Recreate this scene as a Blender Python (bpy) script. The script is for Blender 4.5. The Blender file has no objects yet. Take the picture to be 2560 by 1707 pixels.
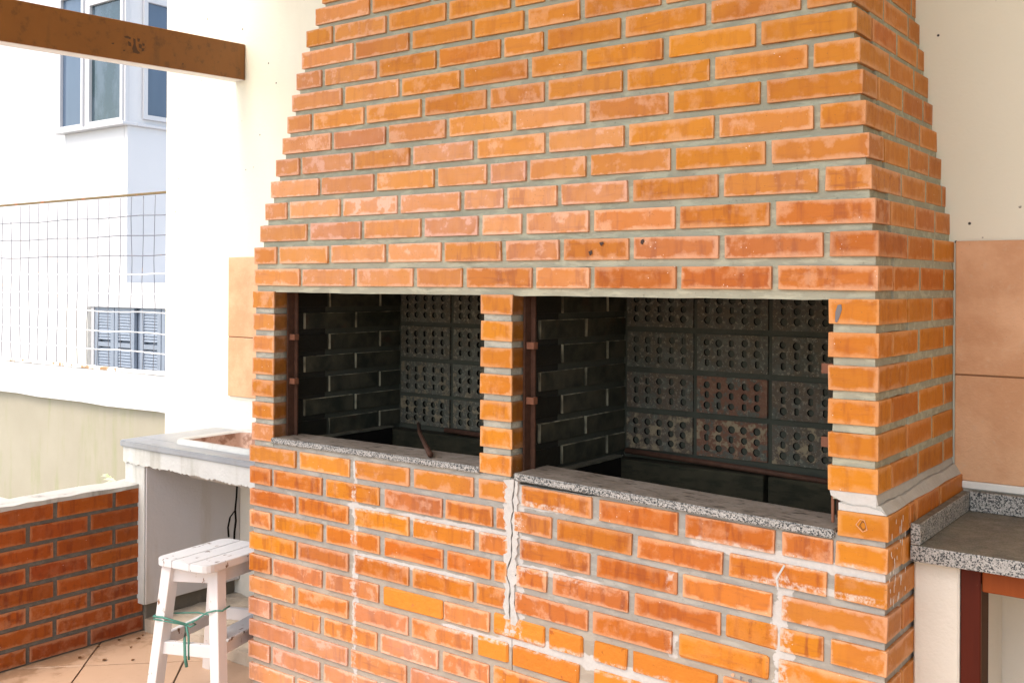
import bpy, bmesh, math, random
from mathutils import Vector, Matrix
random.seed(11)
SC = bpy.context.scene
COL = SC.collection

# ------------------------------------------------------------ camera
CAM = Vector((2.6376, -2.1419, -0.0445)); YAW = 0.6418; ROLL = 0.00558
cam = bpy.data.cameras.new("camera"); camo = bpy.data.objects.new("camera", cam); COL.objects.link(camo)
fw = Vector((-math.sin(YAW), math.cos(YAW), 0)); rt = Vector((math.cos(YAW), math.sin(YAW), 0)); up = Vector((0, 0, 1))
r2 = rt*math.cos(ROLL)+up*math.sin(ROLL); u2 = -rt*math.sin(ROLL)+up*math.cos(ROLL)
M = Matrix((r2, u2, -fw)).transposed().to_4x4(); M.translation = CAM
camo.matrix_world = M
cam.sensor_width = 36; cam.lens = 36*2569.0/2560; cam.shift_y = -(853.5-711.7)/2560; cam.clip_end = 200; cam.clip_start = .02
SC.camera = camo

# ------------------------------------------------------------ world, sun, exposure
W_ = bpy.data.worlds.new("World"); SC.world = W_; W_.use_nodes = True
nt = W_.node_tree; bg = nt.nodes["Background"]
sky = nt.nodes.new("ShaderNodeTexSky"); sky.sky_type = 'NISHITA'; sky.sun_disc = False
SUN_EL, SUN_AZ = math.radians(62), math.radians(188)      # azimuth clockwise from +y
sky.sun_elevation = SUN_EL; sky.sun_rotation = SUN_AZ; sky.dust_density = 3.0; sky.air_density = 1.0; sky.ozone_density = .6
tint = nt.nodes.new('ShaderNodeMix'); tint.data_type = 'RGBA'; tint.blend_type = 'MULTIPLY'; tint.inputs[0].default_value = 1; tint.inputs[7].default_value = (1.05, 1.0, .90, 1)   # white haze of an overcast sky
nt.links.new(sky.outputs[0], tint.inputs[6]); nt.links.new(tint.outputs[2], bg.inputs[0]); bg.inputs[1].default_value = 0.15
sd = Vector((math.sin(SUN_AZ)*math.cos(SUN_EL), math.cos(SUN_AZ)*math.cos(SUN_EL), math.sin(SUN_EL)))
sl = bpy.data.lights.new("sun", 'SUN'); sl.energy = 0.7; sl.angle = math.radians(25); sl.color = (1, .96, .9)
so = bpy.data.objects.new("sun", sl); COL.objects.link(so); so.rotation_euler = sd.to_track_quat('Z', 'Y').to_euler()
vs = SC.view_settings; vs.view_transform = 'Standard'; vs.look = 'None'; vs.gamma = 1; vs.use_curve_mapping = False
vs.exposure = 1.8

# ------------------------------------------------------------ node helpers
class NT:
    def __init__(s, name):
        s.m = bpy.data.materials.new(name); s.m.use_nodes = True; s.t = s.m.node_tree
        s.b = s.t.nodes["Principled BSDF"]
    def n(s, typ, **kw):
        nd = s.t.nodes.new(typ)
        for k, v in kw.items(): setattr(nd, k, v)
        return nd
    def set(s, sock, v):
        if isinstance(v, bpy.types.NodeSocket): s.t.links.new(v, sock)
        elif v is not None:
            if isinstance(v, tuple) and len(v) == 3 and len(getattr(sock, 'default_value', (0,)*3)) == 4: v = (*v, 1)
            sock.default_value = v
    def math(s, op, a, b=None, c=None, clamp=False):
        nd = s.n("ShaderNodeMath", operation=op, use_clamp=clamp)
        s.set(nd.inputs[0], a); s.set(nd.inputs[1], b); s.set(nd.inputs[2], c); return nd.outputs[0]
    def mix(s, f, a, b, blend='MIX'):
        nd = s.n("ShaderNodeMix", data_type='RGBA', blend_type=blend)
        s.set(nd.inputs[0], f); s.set(nd.inputs[6], a); s.set(nd.inputs[7], b); return nd.outputs[2]
    def pos(s, kind='Object'): return s.n("ShaderNodeTexCoord").outputs[kind]
    def wpos(s): return s.n("ShaderNodeNewGeometry").outputs['Position']
    def vadd(s, a, b, op='ADD'):
        nd = s.n("ShaderNodeVectorMath", operation=op); s.set(nd.inputs[0], a); s.set(nd.inputs[1], b); return nd.outputs[0]
    def noise(s, v, scale=5, detail=4, rough=.55, stretch=None, dist=0, col=False):
        if stretch: v = s.vadd(v, stretch, 'MULTIPLY')
        nd = s.n("ShaderNodeTexNoise"); s.set(nd.inputs['Vector'], v); nd.inputs['Scale'].default_value = scale
        nd.inputs['Detail'].default_value = detail; nd.inputs['Roughness'].default_value = rough; nd.inputs['Distortion'].default_value = dist
        return nd.outputs[1 if col else 0]
    def vor(s, v, scale=50, out=0, feature='F1'):
        nd = s.n("ShaderNodeTexVoronoi", feature=feature); s.set(nd.inputs['Vector'], v); nd.inputs['Scale'].default_value = scale
        return nd.outputs[out]
    def ss(s, v, lo, hi, a=0, b=1):
        nd = s.n("ShaderNodeMapRange", interpolation_type='SMOOTHSTEP')
        s.set(nd.inputs[0], v); s.set(nd.inputs[1], lo); s.set(nd.inputs[2], hi); nd.inputs[3].default_value = a; nd.inputs[4].default_value = b
        return nd.outputs[0]
    def sep(s, v): nd = s.n("ShaderNodeSeparateXYZ"); s.set(nd.inputs[0], v); return nd.outputs
    def comb(s, x, y, z): nd = s.n("ShaderNodeCombineXYZ"); s.set(nd.inputs[0], x); s.set(nd.inputs[1], y); s.set(nd.inputs[2], z); return nd.outputs[0]
    def bump(s, h, strength=.3, dist=.002):
        nd = s.n("ShaderNodeBump"); s.set(nd.inputs['Height'], h); nd.inputs['Strength'].default_value = strength; nd.inputs['Distance'].default_value = dist
        s.t.links.new(nd.outputs[0], s.b.inputs['Normal'])
    def out(s, col=None, rough=None, spec=None, metal=None):
        if col is not None: s.set(s.b.inputs['Base Color'], col)
        if rough is not None: s.set(s.b.inputs['Roughness'], rough)
        if spec is not None: s.set(s.b.inputs['Specular IOR Level'], spec)
        if metal is not None: s.set(s.b.inputs['Metallic'], metal)
        return s.m

def white_mask(k, P, soft=1.0):
    """plaster smears left by the repairs of the base joints: where they were trowelled on"""
    x, y, z = k.sep(P)
    nz = k.noise(P, 28, 4, .6); nz2 = k.noise(P, 7, 2, .5, stretch=(1, 1, 2))
    tot = None
    for x0, w, ztop, zbot in ((.462, .010, -.56, -1.3), (1.045, .034, -.545, -.985), (1.772, .024, -.66, -.98), (1.502, .014, -.70, -.765), (1.508, .013, -.85, -.92)):
        d = k.math('ABSOLUTE', k.math('SUBTRACT', x, x0))
        a = k.ss(k.math('ADD', d, k.math('MULTIPLY', k.math('SUBTRACT', nz, .5), w*.8+.05)), w*.6, w*.8+.003, 1, 0)
        a = k.math('MULTIPLY', a, k.ss(k.math('ADD', nz2, k.math('MULTIPLY', nz, .3)), .46, .60, .25, 1))
        a = k.math('MULTIPLY', a, k.ss(z, ztop, ztop-.02)); a = k.math('MULTIPLY', a, k.ss(z, zbot, zbot+.02))
        tot = a if tot is None else k.math('MAXIMUM', tot, a)
    for z0, s_, w, xa, xb in ((-.965, .03, .022, 1.0, 1.85), (-.632, .02, .018, 1.55, 2.0), (-.70, .0, .010, .43, 1.1), (-.84, .0, .009, .43, .9),
                              (-.61, .01, .012, 1.03, 1.22), (-.775, .01, .011, 1.03, 1.3), (-.69, .01, .010, 1.7, 2.0), (-.98, .0, .010, .8, 1.1)):
        zz = k.math('ADD', z, k.math('MULTIPLY', k.math('SUBTRACT', x, xa), s_))
        d = k.math('ABSOLUTE', k.math('SUBTRACT', zz, z0))
        a = k.ss(k.math('ADD', d, k.math('MULTIPLY', k.math('SUBTRACT', nz, .5), w*1.3)), w*.5, w*1.0, 1, 0)
        a = k.math('MULTIPLY', a, k.math('MULTIPLY', k.ss(x, xa-.02, xa+.03), k.ss(x, xb-.05, xb+.04, 1, 0)))
        a = k.math('MULTIPLY', a, k.ss(nz2, .3, .48))
        tot = k.math('MAXIMUM', tot, a)
    tot = k.math('MULTIPLY', tot, k.ss(y, .12, .09))
    return tot

def mat_brick(name, sooty=False, dark=False, tone=None):
    """brick; obj.color = (hue shift, pale bloom and painted sheen, raw spalled face, grime)"""
    k = NT(name); P = k.pos(); Wp = k.wpos(); oi = k.n("ShaderNodeObjectInfo")
    rnd = oi.outputs['Random']; hue, pale, raw = k.n("ShaderNodeSeparateColor"), None, None
    k.t.links.new(oi.outputs['Color'], hue.inputs[0]); pale = hue.outputs[1]; raw = hue.outputs[2]; hueo = hue.outputs[0]
    grime = oi.outputs['Alpha']
    off = k.comb(k.math('MULTIPLY', rnd, 37.), k.math('MULTIPLY', rnd, 91.), k.math('MULTIPLY', rnd, 13.))
    Q = k.vadd(P, off)
    n1 = k.noise(Q, 14, 5, .6); n2 = k.noise(Q, 60, 4, .6); nv = k.noise(Q, 40, 4, .6, stretch=(1, 1, .18)); nh = k.noise(Q, 45, 4, .65, stretch=(.2, 1, 1.6))
    base = k.mix(k.math('ADD', k.math('MULTIPLY', n1, .5), k.math('MULTIPLY', nv, .35), clamp=True), (.62, .245, .010), (.53, .180, .009))
    base = k.mix(hueo, base, (.40, .085, .018))
    base = k.mix(k.math('MULTIPLY', k.ss(rnd, .2, 1), k.ss(hueo, 0, .5, .15, .6)), base, (.50, .12, .012))
    big = k.noise(Q, 5, 3, .5); base = k.mix(k.math('MULTIPLY', k.ss(big, .5, .7), .35), base, (.40, .10, .015))
    base = k.mix(k.math('MULTIPLY', k.ss(nh, .52, .75), k.math('ADD', k.math('MULTIPLY', grime, .75), .10)), base, (.27, .07, .02))
    base = k.mix(k.math('MULTIPLY', k.ss(nv, .48, .66), k.math('MULTIPLY', grime, .85)), base, (.25, .055, .018))
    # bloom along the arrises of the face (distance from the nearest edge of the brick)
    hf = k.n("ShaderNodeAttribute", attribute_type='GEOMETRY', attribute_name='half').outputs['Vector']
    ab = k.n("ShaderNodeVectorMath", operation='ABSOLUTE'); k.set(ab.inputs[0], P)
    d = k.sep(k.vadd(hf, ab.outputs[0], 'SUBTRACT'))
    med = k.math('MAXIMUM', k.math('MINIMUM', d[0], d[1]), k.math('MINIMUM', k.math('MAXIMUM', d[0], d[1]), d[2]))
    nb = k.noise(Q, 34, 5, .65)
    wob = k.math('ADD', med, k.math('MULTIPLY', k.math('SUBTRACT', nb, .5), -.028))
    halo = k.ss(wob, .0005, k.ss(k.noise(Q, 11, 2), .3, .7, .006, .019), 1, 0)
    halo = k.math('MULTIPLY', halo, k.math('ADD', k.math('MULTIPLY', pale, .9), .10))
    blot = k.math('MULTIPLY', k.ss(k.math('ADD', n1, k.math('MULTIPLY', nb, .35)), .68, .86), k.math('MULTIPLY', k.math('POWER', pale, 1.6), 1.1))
    film = k.math('MULTIPLY', k.ss(n1, .2, .8, .4, 1), k.math('MULTIPLY', k.ss(pale, .45, 1), .55))  # film also carries the sheen painted over the hood's middle
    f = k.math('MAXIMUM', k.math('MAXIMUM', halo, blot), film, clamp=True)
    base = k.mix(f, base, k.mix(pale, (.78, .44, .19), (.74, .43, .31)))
    # raw spalled surface
    rawm = k.math('MULTIPLY', raw, k.ss(k.math('ADD', nb, k.math('MULTIPLY', raw, .12)), .42, .47))
    base = k.mix(rawm, base, k.mix(k.math('ADD', k.math('MULTIPLY', n2, .5), k.math('MULTIPLY', n1, .5)), (.70, .265, .030), (.58, .18, .022)))
    edge = k.math('MULTIPLY', k.ss(med, .0, .0018, 1, 0), .08)
    base = k.mix(edge, base, (.75, .42, .25))
    val = k.math('ADD', k.math('MULTIPLY', k.math('FRACT', k.math('MULTIPLY', rnd, 7.31)), .20), .86)
    base = k.mix(1.0, base, k.comb(val, k.math('POWER', val, 1.25), val), 'MULTIPLY')
    # specks and scratches
    sp = k.vor(Q, 95); base = k.mix(k.math('MULTIPLY', k.ss(sp, .06, .15, .5, 0), k.ss(k.noise(Q, 21, 2), .45, .58)), base, (.10, .05, .03))
    sw = k.vor(k.vadd(Q, (3., 1., 5.)), 75); base = k.mix(k.math('MULTIPLY', k.ss(sw, .05, .1, 1, 0), k.ss(k.noise(Q, 17, 2), .58, .66)), base, (.85, .78, .7))
    scr = k.noise(Q, 70, 2, .5, stretch=(1, 1, .25), dist=1.5)
    base = k.mix(k.math('MULTIPLY', k.ss(k.math('ABSOLUTE', k.math('SUBTRACT', scr, .5)), 0, .006, 1, 0), k.math('MULTIPLY', k.ss(n1, .5, .6), .45)), base, (.2, .08, .03))
    wm = white_mask(k, Wp); wn = k.ss(k.noise(Wp, 60, 4, .7), .40, .62)
    base = k.mix(k.math('MULTIPLY', k.math('MULTIPLY', wm, wn), .75), base, (.64, .56, .49))
    if sooty:
        x, y, z = k.sep(Wp)
        s_ = k.ss(k.math('ADD', y, k.math('MULTIPLY', k.noise(Wp, 20, 3), .03)), .012, .095)
        s0 = k.ss(y, .0025, .006, 0, .62)
        s_ = k.math('MAXIMUM', s_, k.math('MULTIPLY', s0, k.ss(k.noise(Wp, 18, 3), .2, .55, .7, 1)))
        base = k.mix(s_, base, k.mix(n2, (.010, .010, .008), (.022, .020, .015)))
    if dark:
        base = k.mix(k.ss(n1, .3, .7), (.016, .019, .013), (.060, .054, .036))
        base = k.mix(k.math('MULTIPLY', k.ss(k.noise(Wp, 9, 3), .58, .7), .4), base, (.07, .025, .012))
        base = k.mix(k.math('MULTIPLY', k.math('MAXIMUM', k.math('MULTIPLY', k.ss(k.math('SUBTRACT', k.sep(hf)[2], k.sep(P)[2]), .0004, .0028, 1, 0), k.ss(nb, .35, .6, .25, 1)), k.ss(k.math('ADD', k.sep(hf)[1], k.math('ADD', k.sep(P)[1], k.math('MULTIPLY', nb, .002))), .002, .0055, .8, 0)), k.ss(k.noise(Wp, 11, 3), .35, .6, .15, 1)), base, (.34, .31, .22))  # light catching the top and front edges, painted as pale lines
        base = k.mix(k.ss(sp, .03, .05, .6, 0), base, (.2, .2, .17))
    if tone: base = k.mix(1.0, base, (tone, tone*.85, tone*.8), 'MULTIPLY')
    k.bump(k.math('ADD', k.math('MULTIPLY', n2, k.math('ADD', k.math('MULTIPLY', raw, 2.0), .8)), k.math('MULTIPLY', nh, .9)), .6, .0018)
    return k.out(base, k.ss(n1, .2, .8,   .42, .62) if not dark else .7, .22 if not dark else .3)

def mat_mortar(name, c1, c2, white=False, soot=False):
    k = NT(name); Wp = k.wpos(); n1 = k.noise(Wp, 12, 4); n2 = k.noise(Wp, 110, 5, .65); n3 = k.noise(Wp, 35, 4, .6, stretch=(.4, 1, 1.5))
    c = k.mix(n1, c1, c2)
    c = k.mix(k.math('MULTIPLY', k.ss(n3, .48, .62), .6), c, tuple(v*1.75 for v in c1))
    c = k.mix(k.math('MULTIPLY', k.ss(n2, .58, .75), .5), c, tuple(v*.45 for v in c1))
    if white:
        c = k.mix(k.ss(k.sep(Wp)[2], -1.0, -.75, .45, 0), c, (.42, .32, .22))
        wm = white_mask(k, Wp); c = k.mix(k.ss(wm, .1, .5), c, k.mix(n2, (.46, .44, .41), (.62, .60, .565)))
    if soot:
        x, y, z = k.sep(Wp); s_ = k.ss(y, .02, .10); c = k.mix(s_, c, k.mix(n2, (.012, .012, .010), (.03, .028, .022)))
    k.bump(k.math('ADD', n2, n3), .5, .002)
    return k.out(c, .9, .2)

def mat_granite(name, dust=True, dcol=None):
    k = NT(name); P = k.wpos(); v = k.vor(P, 330, 1); v2 = k.sep(v)[0]; nn = k.noise(P, 260, 3, .7); 
    c = k.mix(k.ss(v2, .25, .5), (.045, .05, .052), (.34, .33, .31)); c = k.mix(k.ss(nn, .5, .62), c, (.50, .485, .45)); c = k.mix(k.ss(k.noise(P, 190, 2), .56, .64), c, (.02, .025, .03))
    if dust:
        nz = k.sep(k.n("ShaderNodeNewGeometry").outputs['Normal'])[2]
        st = k.noise(P, 50, 5, .6, stretch=(.5, 1.4, 1)); n = k.noise(P, 14, 4)
        dc = k.mix(k.ss(n, .3, .7), (.20, .165, .13), (.27, .23, .19)); dc = k.mix(k.ss(st, .54, .66), dc, (.05, .035, .022))
        if dcol: dc = k.mix(k.ss(n, .3, .7), dcol, tuple(v*1.7 for v in dcol))
        c = k.mix(k.math('MULTIPLY', k.ss(nz, .6, .9), dust), c, dc)
    k.bump(nn, .25, .001)
    return k.out(c, k.ss(k.noise(P, 30, 3), .3, .7, .45, .75), .4)

def mat_plaster(name, c1, c2, scale=3, stain=None, bump=.25, specks=False, rough=.85):
    k = NT(name); P = k.wpos(); n = k.noise(P, scale, 5, .6); n2 = k.noise(P, 90, 4, .6); nm = k.noise(P, 18, 3)
    c = k.mix(n, c1, c2)
    if stain:
        s1 = k.noise(P, 4, 5, .65, stretch=(2.2, 2.2, .35)); c = k.mix(k.math('MULTIPLY', k.ss(s1, .5, .75), stain[1]), c, stain[0])
    if specks:
        st2 = k.noise(P, 2.2, 5, .6, stretch=(1, 1, .4)); c = k.mix(k.math('MULTIPLY', k.ss(st2, .5, .7), .25), c, tuple(v*.72 for v in c1))
        sp = k.vor(P, 13); c = k.mix(k.math('MULTIPLY', k.ss(sp, .035, .06, 1, 0), k.ss(nm, .44, .5)), c, (.05, .045, .04))
    k.bump(k.math('ADD', n2, k.math('MULTIPLY', nm, 1.5)), bump, .0025)
    return k.out(c, rough, .25)

def mat_paintwood(name, paint, wood, wear=.5):
    k = NT(name); P = k.pos(); n = k.noise(P, 32, 5, .65, stretch=(1.5, .5, .5)); g = k.noise(P, 120, 3, .6, stretch=(.1, 1, .1)); n0 = k.noise(P, 6, 3)
    c = k.mix(n0, paint, tuple(v*.93 for v in paint))
    c = k.mix(k.ss(k.math('ADD', n, k.math('MULTIPLY', g, .25)), wear, wear+.03), c, wood)
    k.bump(k.math('ADD', n, g), .35, .002)
    return k.out(c, .5, .4)

def mat_wood(name, c1, c2, rough=.45, scale=1.0, wornc=None):
    k = NT(name); P = k.pos(); g = k.noise(P, 60*scale, 5, .65, stretch=(1, 1, .07)); n = k.noise(P, 7, 4)
    c = k.mix(g, c1, c2); c = k.mix(k.math('MULTIPLY', k.ss(n, .5, .75), .5), c, tuple(v*.5 for v in c1))
    if wornc: c = k.mix(k.ss(k.noise(P, 25, 4, .6, stretch=(1, 1, .4)), .66, .7), c, wornc)
    k.bump(g, .25, .001); return k.out(c, rough+.2, .15)

def mat_simple(name, c, rough=.5, metal=0, spec=.5, vary=.15, scale=20, rust=None):
    k = NT(name); P = k.wpos(); n = k.noise(P, scale, 4, .6)
    cc = k.mix(n, tuple(min(1, v*(1+vary)) for v in c), tuple(v*(1-vary) for v in c))
    if rust: cc = k.mix(k.ss(k.noise(P, rust[1], 4, .6), rust[2], rust[2]+.08), cc, rust[0])
    return k.out(cc, rough, spec, metal)

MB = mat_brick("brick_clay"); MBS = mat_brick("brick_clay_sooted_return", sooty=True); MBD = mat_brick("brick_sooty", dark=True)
MM = mat_mortar("mortar_hood", (.28, .275, .205), (.41, .40, .31)); MMB = mat_mortar("mortar_base", (.25, .24, .21), (.38, .365, .33), white=True)
MMP = mat_mortar("mortar_pier", (.30, .29, .24), (.40, .385, .32), soot=True)
MSOOT = mat_mortar("mortar_sooty", (.030, .033, .025), (.075, .075, .058))
MPW = mat_plaster("repair_plaster", (.46, .44, .41), (.62, .60, .565), 30, ((.36, .33, .27), .6), bump=1.0)
MPG = mat_plaster("grey_fillet", (.33, .31, .27), (.52, .50, .46), 16, bump=.7)
MGR = mat_granite("granite", .93); MGR2 = mat_granite("granite_counter", .80, (.085, .078, .055))
MWC = mat_plaster("wall_cream", (.735, .705, .575), (.765, .74, .625), 2, specks=True)
MWW = mat_plaster("wall_white", (.55, .55, .54), (.62, .62, .62), 5)
MPL = mat_plaster("pier_plaster", (.68, .63, .54), (.74, .70, .62), 5, bump=.6)
MRUST = mat_simple("rusted_iron", (.075, .035, .022), .75, .3, .3, .5, 60)

# ------------------------------------------------------------ object helpers
def link(o, parent=None):
    COL.objects.link(o)
    if parent: o.parent = parent
    return o
def meshobj(name, me, mat, parent=None, loc=None, color=None):
    o = bpy.data.objects.new(name, me)
    if mat and not me.materials: me.materials.append(mat)
    link(o, parent)
    if loc is not None: o.location = loc
    if color: o.color = color
    return o
def bmobj(name, bm, mat, parent=None, loc=None, smooth=False, color=None):
    me = bpy.data.meshes.new(name); bm.to_mesh(me); bm.free()
    if smooth: me.shade_smooth()
    return meshobj(name, me, mat, parent, loc, color)
def thing(name, label, cat, loc=(0, 0, 0), group=None):
    o = bpy.data.objects.new(name, None); o.empty_display_size = .1; link(o); o.location = loc
    o['label'] = label; o['category'] = cat
    if group: o['group'] = group
    return o
def tag(o, label, cat, group=None):
    o['label'] = label; o['category'] = cat
    if group: o['group'] = group
    return o
def struct(o): o['kind'] = 'structure'; return o
def bx(bm, x0, x1, y0, y1, z0, z1):
    vs_ = [bm.verts.new((x, y, z)) for x in (x0, x1) for y in (y0, y1) for z in (z0, z1)]
    for f in ((0, 1, 3, 2), (4, 6, 7, 5), (0, 4, 5, 1), (2, 3, 7, 6), (0, 2, 6, 4), (1, 5, 7, 3)): bm.faces.new([vs_[i] for i in f])
    return vs_
def box(name, x0, x1, y0, y1, z0, z1, mat, parent=None, bev=0, seg=1):
    bm = bmesh.new(); c = Vector(((x0+x1)/2, (y0+y1)/2, (z0+z1)/2))
    bx(bm, x0-c.x, x1-c.x, y0-c.y, y1-c.y, z0-c.z, z1-c.z)
    if bev: bmesh.ops.bevel(bm, geom=bm.edges[:], offset=bev, segments=seg, affect='EDGES', profile=.6)
    bmesh.ops.recalc_face_normals(bm, faces=bm.faces[:])
    return bmobj(name, bm, mat, parent, c)
def rough_box(name, x0, x1, y0, y1, z0, z1, mat, parent=None, step=.03, jit=.0015, seed=0):
    """box cut into cells with its skin worked loose a little"""
    bm = bmesh.new(); R = random.Random(seed)
    bx(bm, x0, x1, y0, y1, z0, z1)
    for ax, (a, b) in enumerate(((x0, x1), (y0, y1), (z0, z1))):
        n = int((b-a)/step)
        for i in range(1, n):
            co = Vector((0, 0, 0)); co[ax] = a+(b-a)*i/n; no = Vector((0, 0, 0)); no[ax] = 1
            bmesh.ops.bisect_plane(bm, geom=bm.verts[:]+bm.edges[:]+bm.faces[:], plane_co=co, plane_no=no)
    for v in bm.verts: v.co += Vector((R.uniform(-jit, jit), R.uniform(-jit, jit), R.uniform(-jit, jit)))
    bmesh.ops.recalc_face_normals(bm, faces=bm.faces[:])
    return bmobj(name, bm, mat, parent)
_bc = {}
def brick_mesh(L, Dp, H, mat, rough=0):
    key = (round(L/.003), round(Dp/.003), round(H/.002), mat.name, random.randrange(2), rough)
    if key in _bc: return _bc[key]
    L, Dp, H = key[0]*.003, key[1]*.003, key[2]*.002
    bm = bmesh.new(); bx(bm, -L/2, L/2, -Dp/2, Dp/2, -H/2, H/2)
    bmesh.ops.bevel(bm, geom=bm.edges[:], offset=.0011 if not rough else .004, segments=1, affect='EDGES')
    bmesh.ops.recalc_face_normals(bm, faces=bm.faces[:])
    R = random.Random(hash(key) & 0xffff)
    off = {}
    for v in bm.verts:
        kk = tuple(1 if c > 0 else -1 for c in v.co)
        if kk not in off: off[kk] = Vector((R.uniform(-1, 1), R.uniform(-.6, .6), R.uniform(-1, 1)))*.0008
        v.co += off[kk]+Vector((R.uniform(-1, 1), R.uniform(-1, 1), R.uniform(-1, 1)))*(.0003+.0016*rough)
    me = bpy.data.meshes.new("brick"); bm.to_mesh(me); bm.free()
    at = me.attributes.new('half', 'FLOAT_VECTOR', 'POINT')
    for d in at.data: d.vector = (L/2, Dp/2, H/2)
    me.materials.append(mat); _bc[key] = me
    return me
def in_view(p, m=30):
    d = Vector(p)-CAM; z = d.dot(fw)
    if z < .05: return False
    x = 1280+2569*d.dot(rt)/z; y = 711.7-2569*d.z/z
    return -m < x < 2560+m and -m < y < 1707+m
class Stuff:
    """bricks outside the picture, joined"""
    def __init__(s): s.bm = bmesh.new()
    def add(s, x0, x1, y0, y1, z0, z1): bx(s.bm, x0, x1, y0, y1, z0, z1)
    def done(s, name, mat, parent):
        if not s.bm.verts: s.bm.free(); return
        bmesh.ops.recalc_face_normals(s.bm, faces=s.bm.faces[:])
        me = bpy.data.meshes.new(name); s.bm.to_mesh(me); s.bm.free()
        at = me.attributes.new('half', 'FLOAT_VECTOR', 'POINT')
        for d in at.data: d.vector = (9, 9, 9)
        o = meshobj(name, me, mat, parent, None, (.2, .2, 0, .3)); o['kind'] = 'stuff'; return o
def brick(parent, x0, x1, y0, y1, z0, z1, color, mat=None, rot=0, pivot=None, name='brick', stuff=None, jit=.0012, test=None, rough=0):
    c = Vector(((x0+x1)/2, (y0+y1)/2, (z0+z1)/2))
    if stuff is not None:
        cs = [(a, b_, c_) for a in (x0, x1) for b_ in (y0, y1) for c_ in (z0, z1)]
        if not any(in_view(q, 4) for q in cs):
            stuff.add(x0, x1, y0, y1, z0, z1); return None
    o = meshobj(name, brick_mesh(x1-x0, y1-y0, z1-z0, mat or MB, rough), None, parent, c, color)
    R = random
    o.location += Vector((0, R.uniform(-jit, jit), R.uniform(-.0006, .0006)))
    o.rotation_euler = (R.uniform(-.006, .006), rot+R.uniform(-.004, .004), R.uniform(-.003, .003))
    return o
def tube(bm, pts, r, n=8, closed=False):
    rings = []; pts = [Vector(p) for p in pts]
    for i, p in enumerate(pts):
        t = (pts[min(i+1, len(pts)-1)]-pts[max(i-1, 0)]).normalized()
        a = t.cross(Vector((0, 0, 1)));
        if a.length < .05: a = t.cross(Vector((1, 0, 0)))
        a.normalize(); b_ = t.cross(a).normalized(); rr = r[i] if isinstance(r, (list, tuple)) else r
        rings.append([bm.verts.new(p+(a*math.cos(2*math.pi*j/n)+b_*math.sin(2*math.pi*j/n))*rr) for j in range(n)])
    for A, B in zip(rings, rings[1:]):
        for j in range(n): bm.faces.new((A[j], A[(j+1) % n], B[(j+1) % n], B[j]))
    bm.faces.new(rings[0][::-1]); bm.faces.new(rings[-1])
    bmesh.ops.recalc_face_normals(bm, faces=bm.faces[:])
def prism(bm, poly, y0, y1, axis=1):
    """polygon in the plane across axis, extruded along it"""
    def P(a, b_, c): return (a, c, b_) if axis == 1 else ((c, a, b_) if axis == 0 else (a, b_, c))
    A = [bm.verts.new(P(a, b_, y0)) for a, b_ in poly]; B = [bm.verts.new(P(a, b_, y1)) for a, b_ in poly]; n = len(poly)
    bm.faces.new(A); bm.faces.new(B[::-1])
    for i in range(n): bm.faces.new((A[i], B[i], B[(i+1) % n], A[(i+1) % n]))
    bmesh.ops.recalc_face_normals(bm, faces=bm.faces[:])

# ------------------------------------------------------------ measured geometry of the fireplace (metres)
h = .0702; BH = .0525; D = .6145; Wd = 1.9774
FLOOR = -1.386
def px2x(px, y=0.0):
    """where a vertical edge seen at this column of the survey photo stands on the plane y"""
    d = fw*1.0+rt*((px-1280)/2569.0); t = (y-CAM.y)/d.y
    return CAM.x+t*d.x
def inset(k): return max(0, k-1)*.0125
AL = {1: .003, 2: .016, 3: .025, 4: .038, 5: .049, 6: .062, 7: .072, 8: .081, 9: .088, 10: .096, 11: .105, 12: .132, 13: .150, 14: .160, 15: .17}
def aR(k): return Wd-.001-max(0, k-1)*.0108
z2 = lambda a: [600+.41451*v for v in a]
z3r = lambda a: [1300+.46769*v for v in a]
HJ = {0: [600+.41451*v for v in (366, 692, 1051, 1349)]+[1250+.5102*v for v in (165, 448, 873, 1345)],
 1: z2([225, 537, 880, 1218, 1585])+z3r([217, 590, 1075, 1636]),
 2: z2([407, 733, 1095, 1442, 1708])+z3r([377, 837, 1348]),
 3: z2([285, 606, 952, 1333, 1593])+z3r([204, 583, 1068, 1608]),
 4: z2([477, 808, 1175, 1493, 1728])+z3r([358, 810, 1322]),
 5: z2([360, 676, 1025, 1410, 1842])+z3r([562, 1043, 1580]),
 6: z2([548, 880, 1242, 1642])+z3r([350, 797, 1295]),
 7: z2([425, 745, 1094, 1487, 1838])+z3r([550, 1018, 1545]),
 8: z2([613, 956, 1327, 1735])+z3r([333, 770, 1264]),
 9: z2([490, 818, 1180, 1570, 1830])+z3r([540, 997, 1508]),
 10: z2([678, 1017, 1393, 1712])+z3r([320, 755]),
 11: z2([553, 877, 1238, 1633])+z3r([130, 560]),
 12: z2([777, 1140, 1500]), 13: z2([660, 980])}
TOPK = 19
fp = thing('brick_barbecue', 'large orange brick barbecue with two sooty fire openings and a tapering hood', 'barbecue')
st = Stuff()
rc = random.uniform
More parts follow.
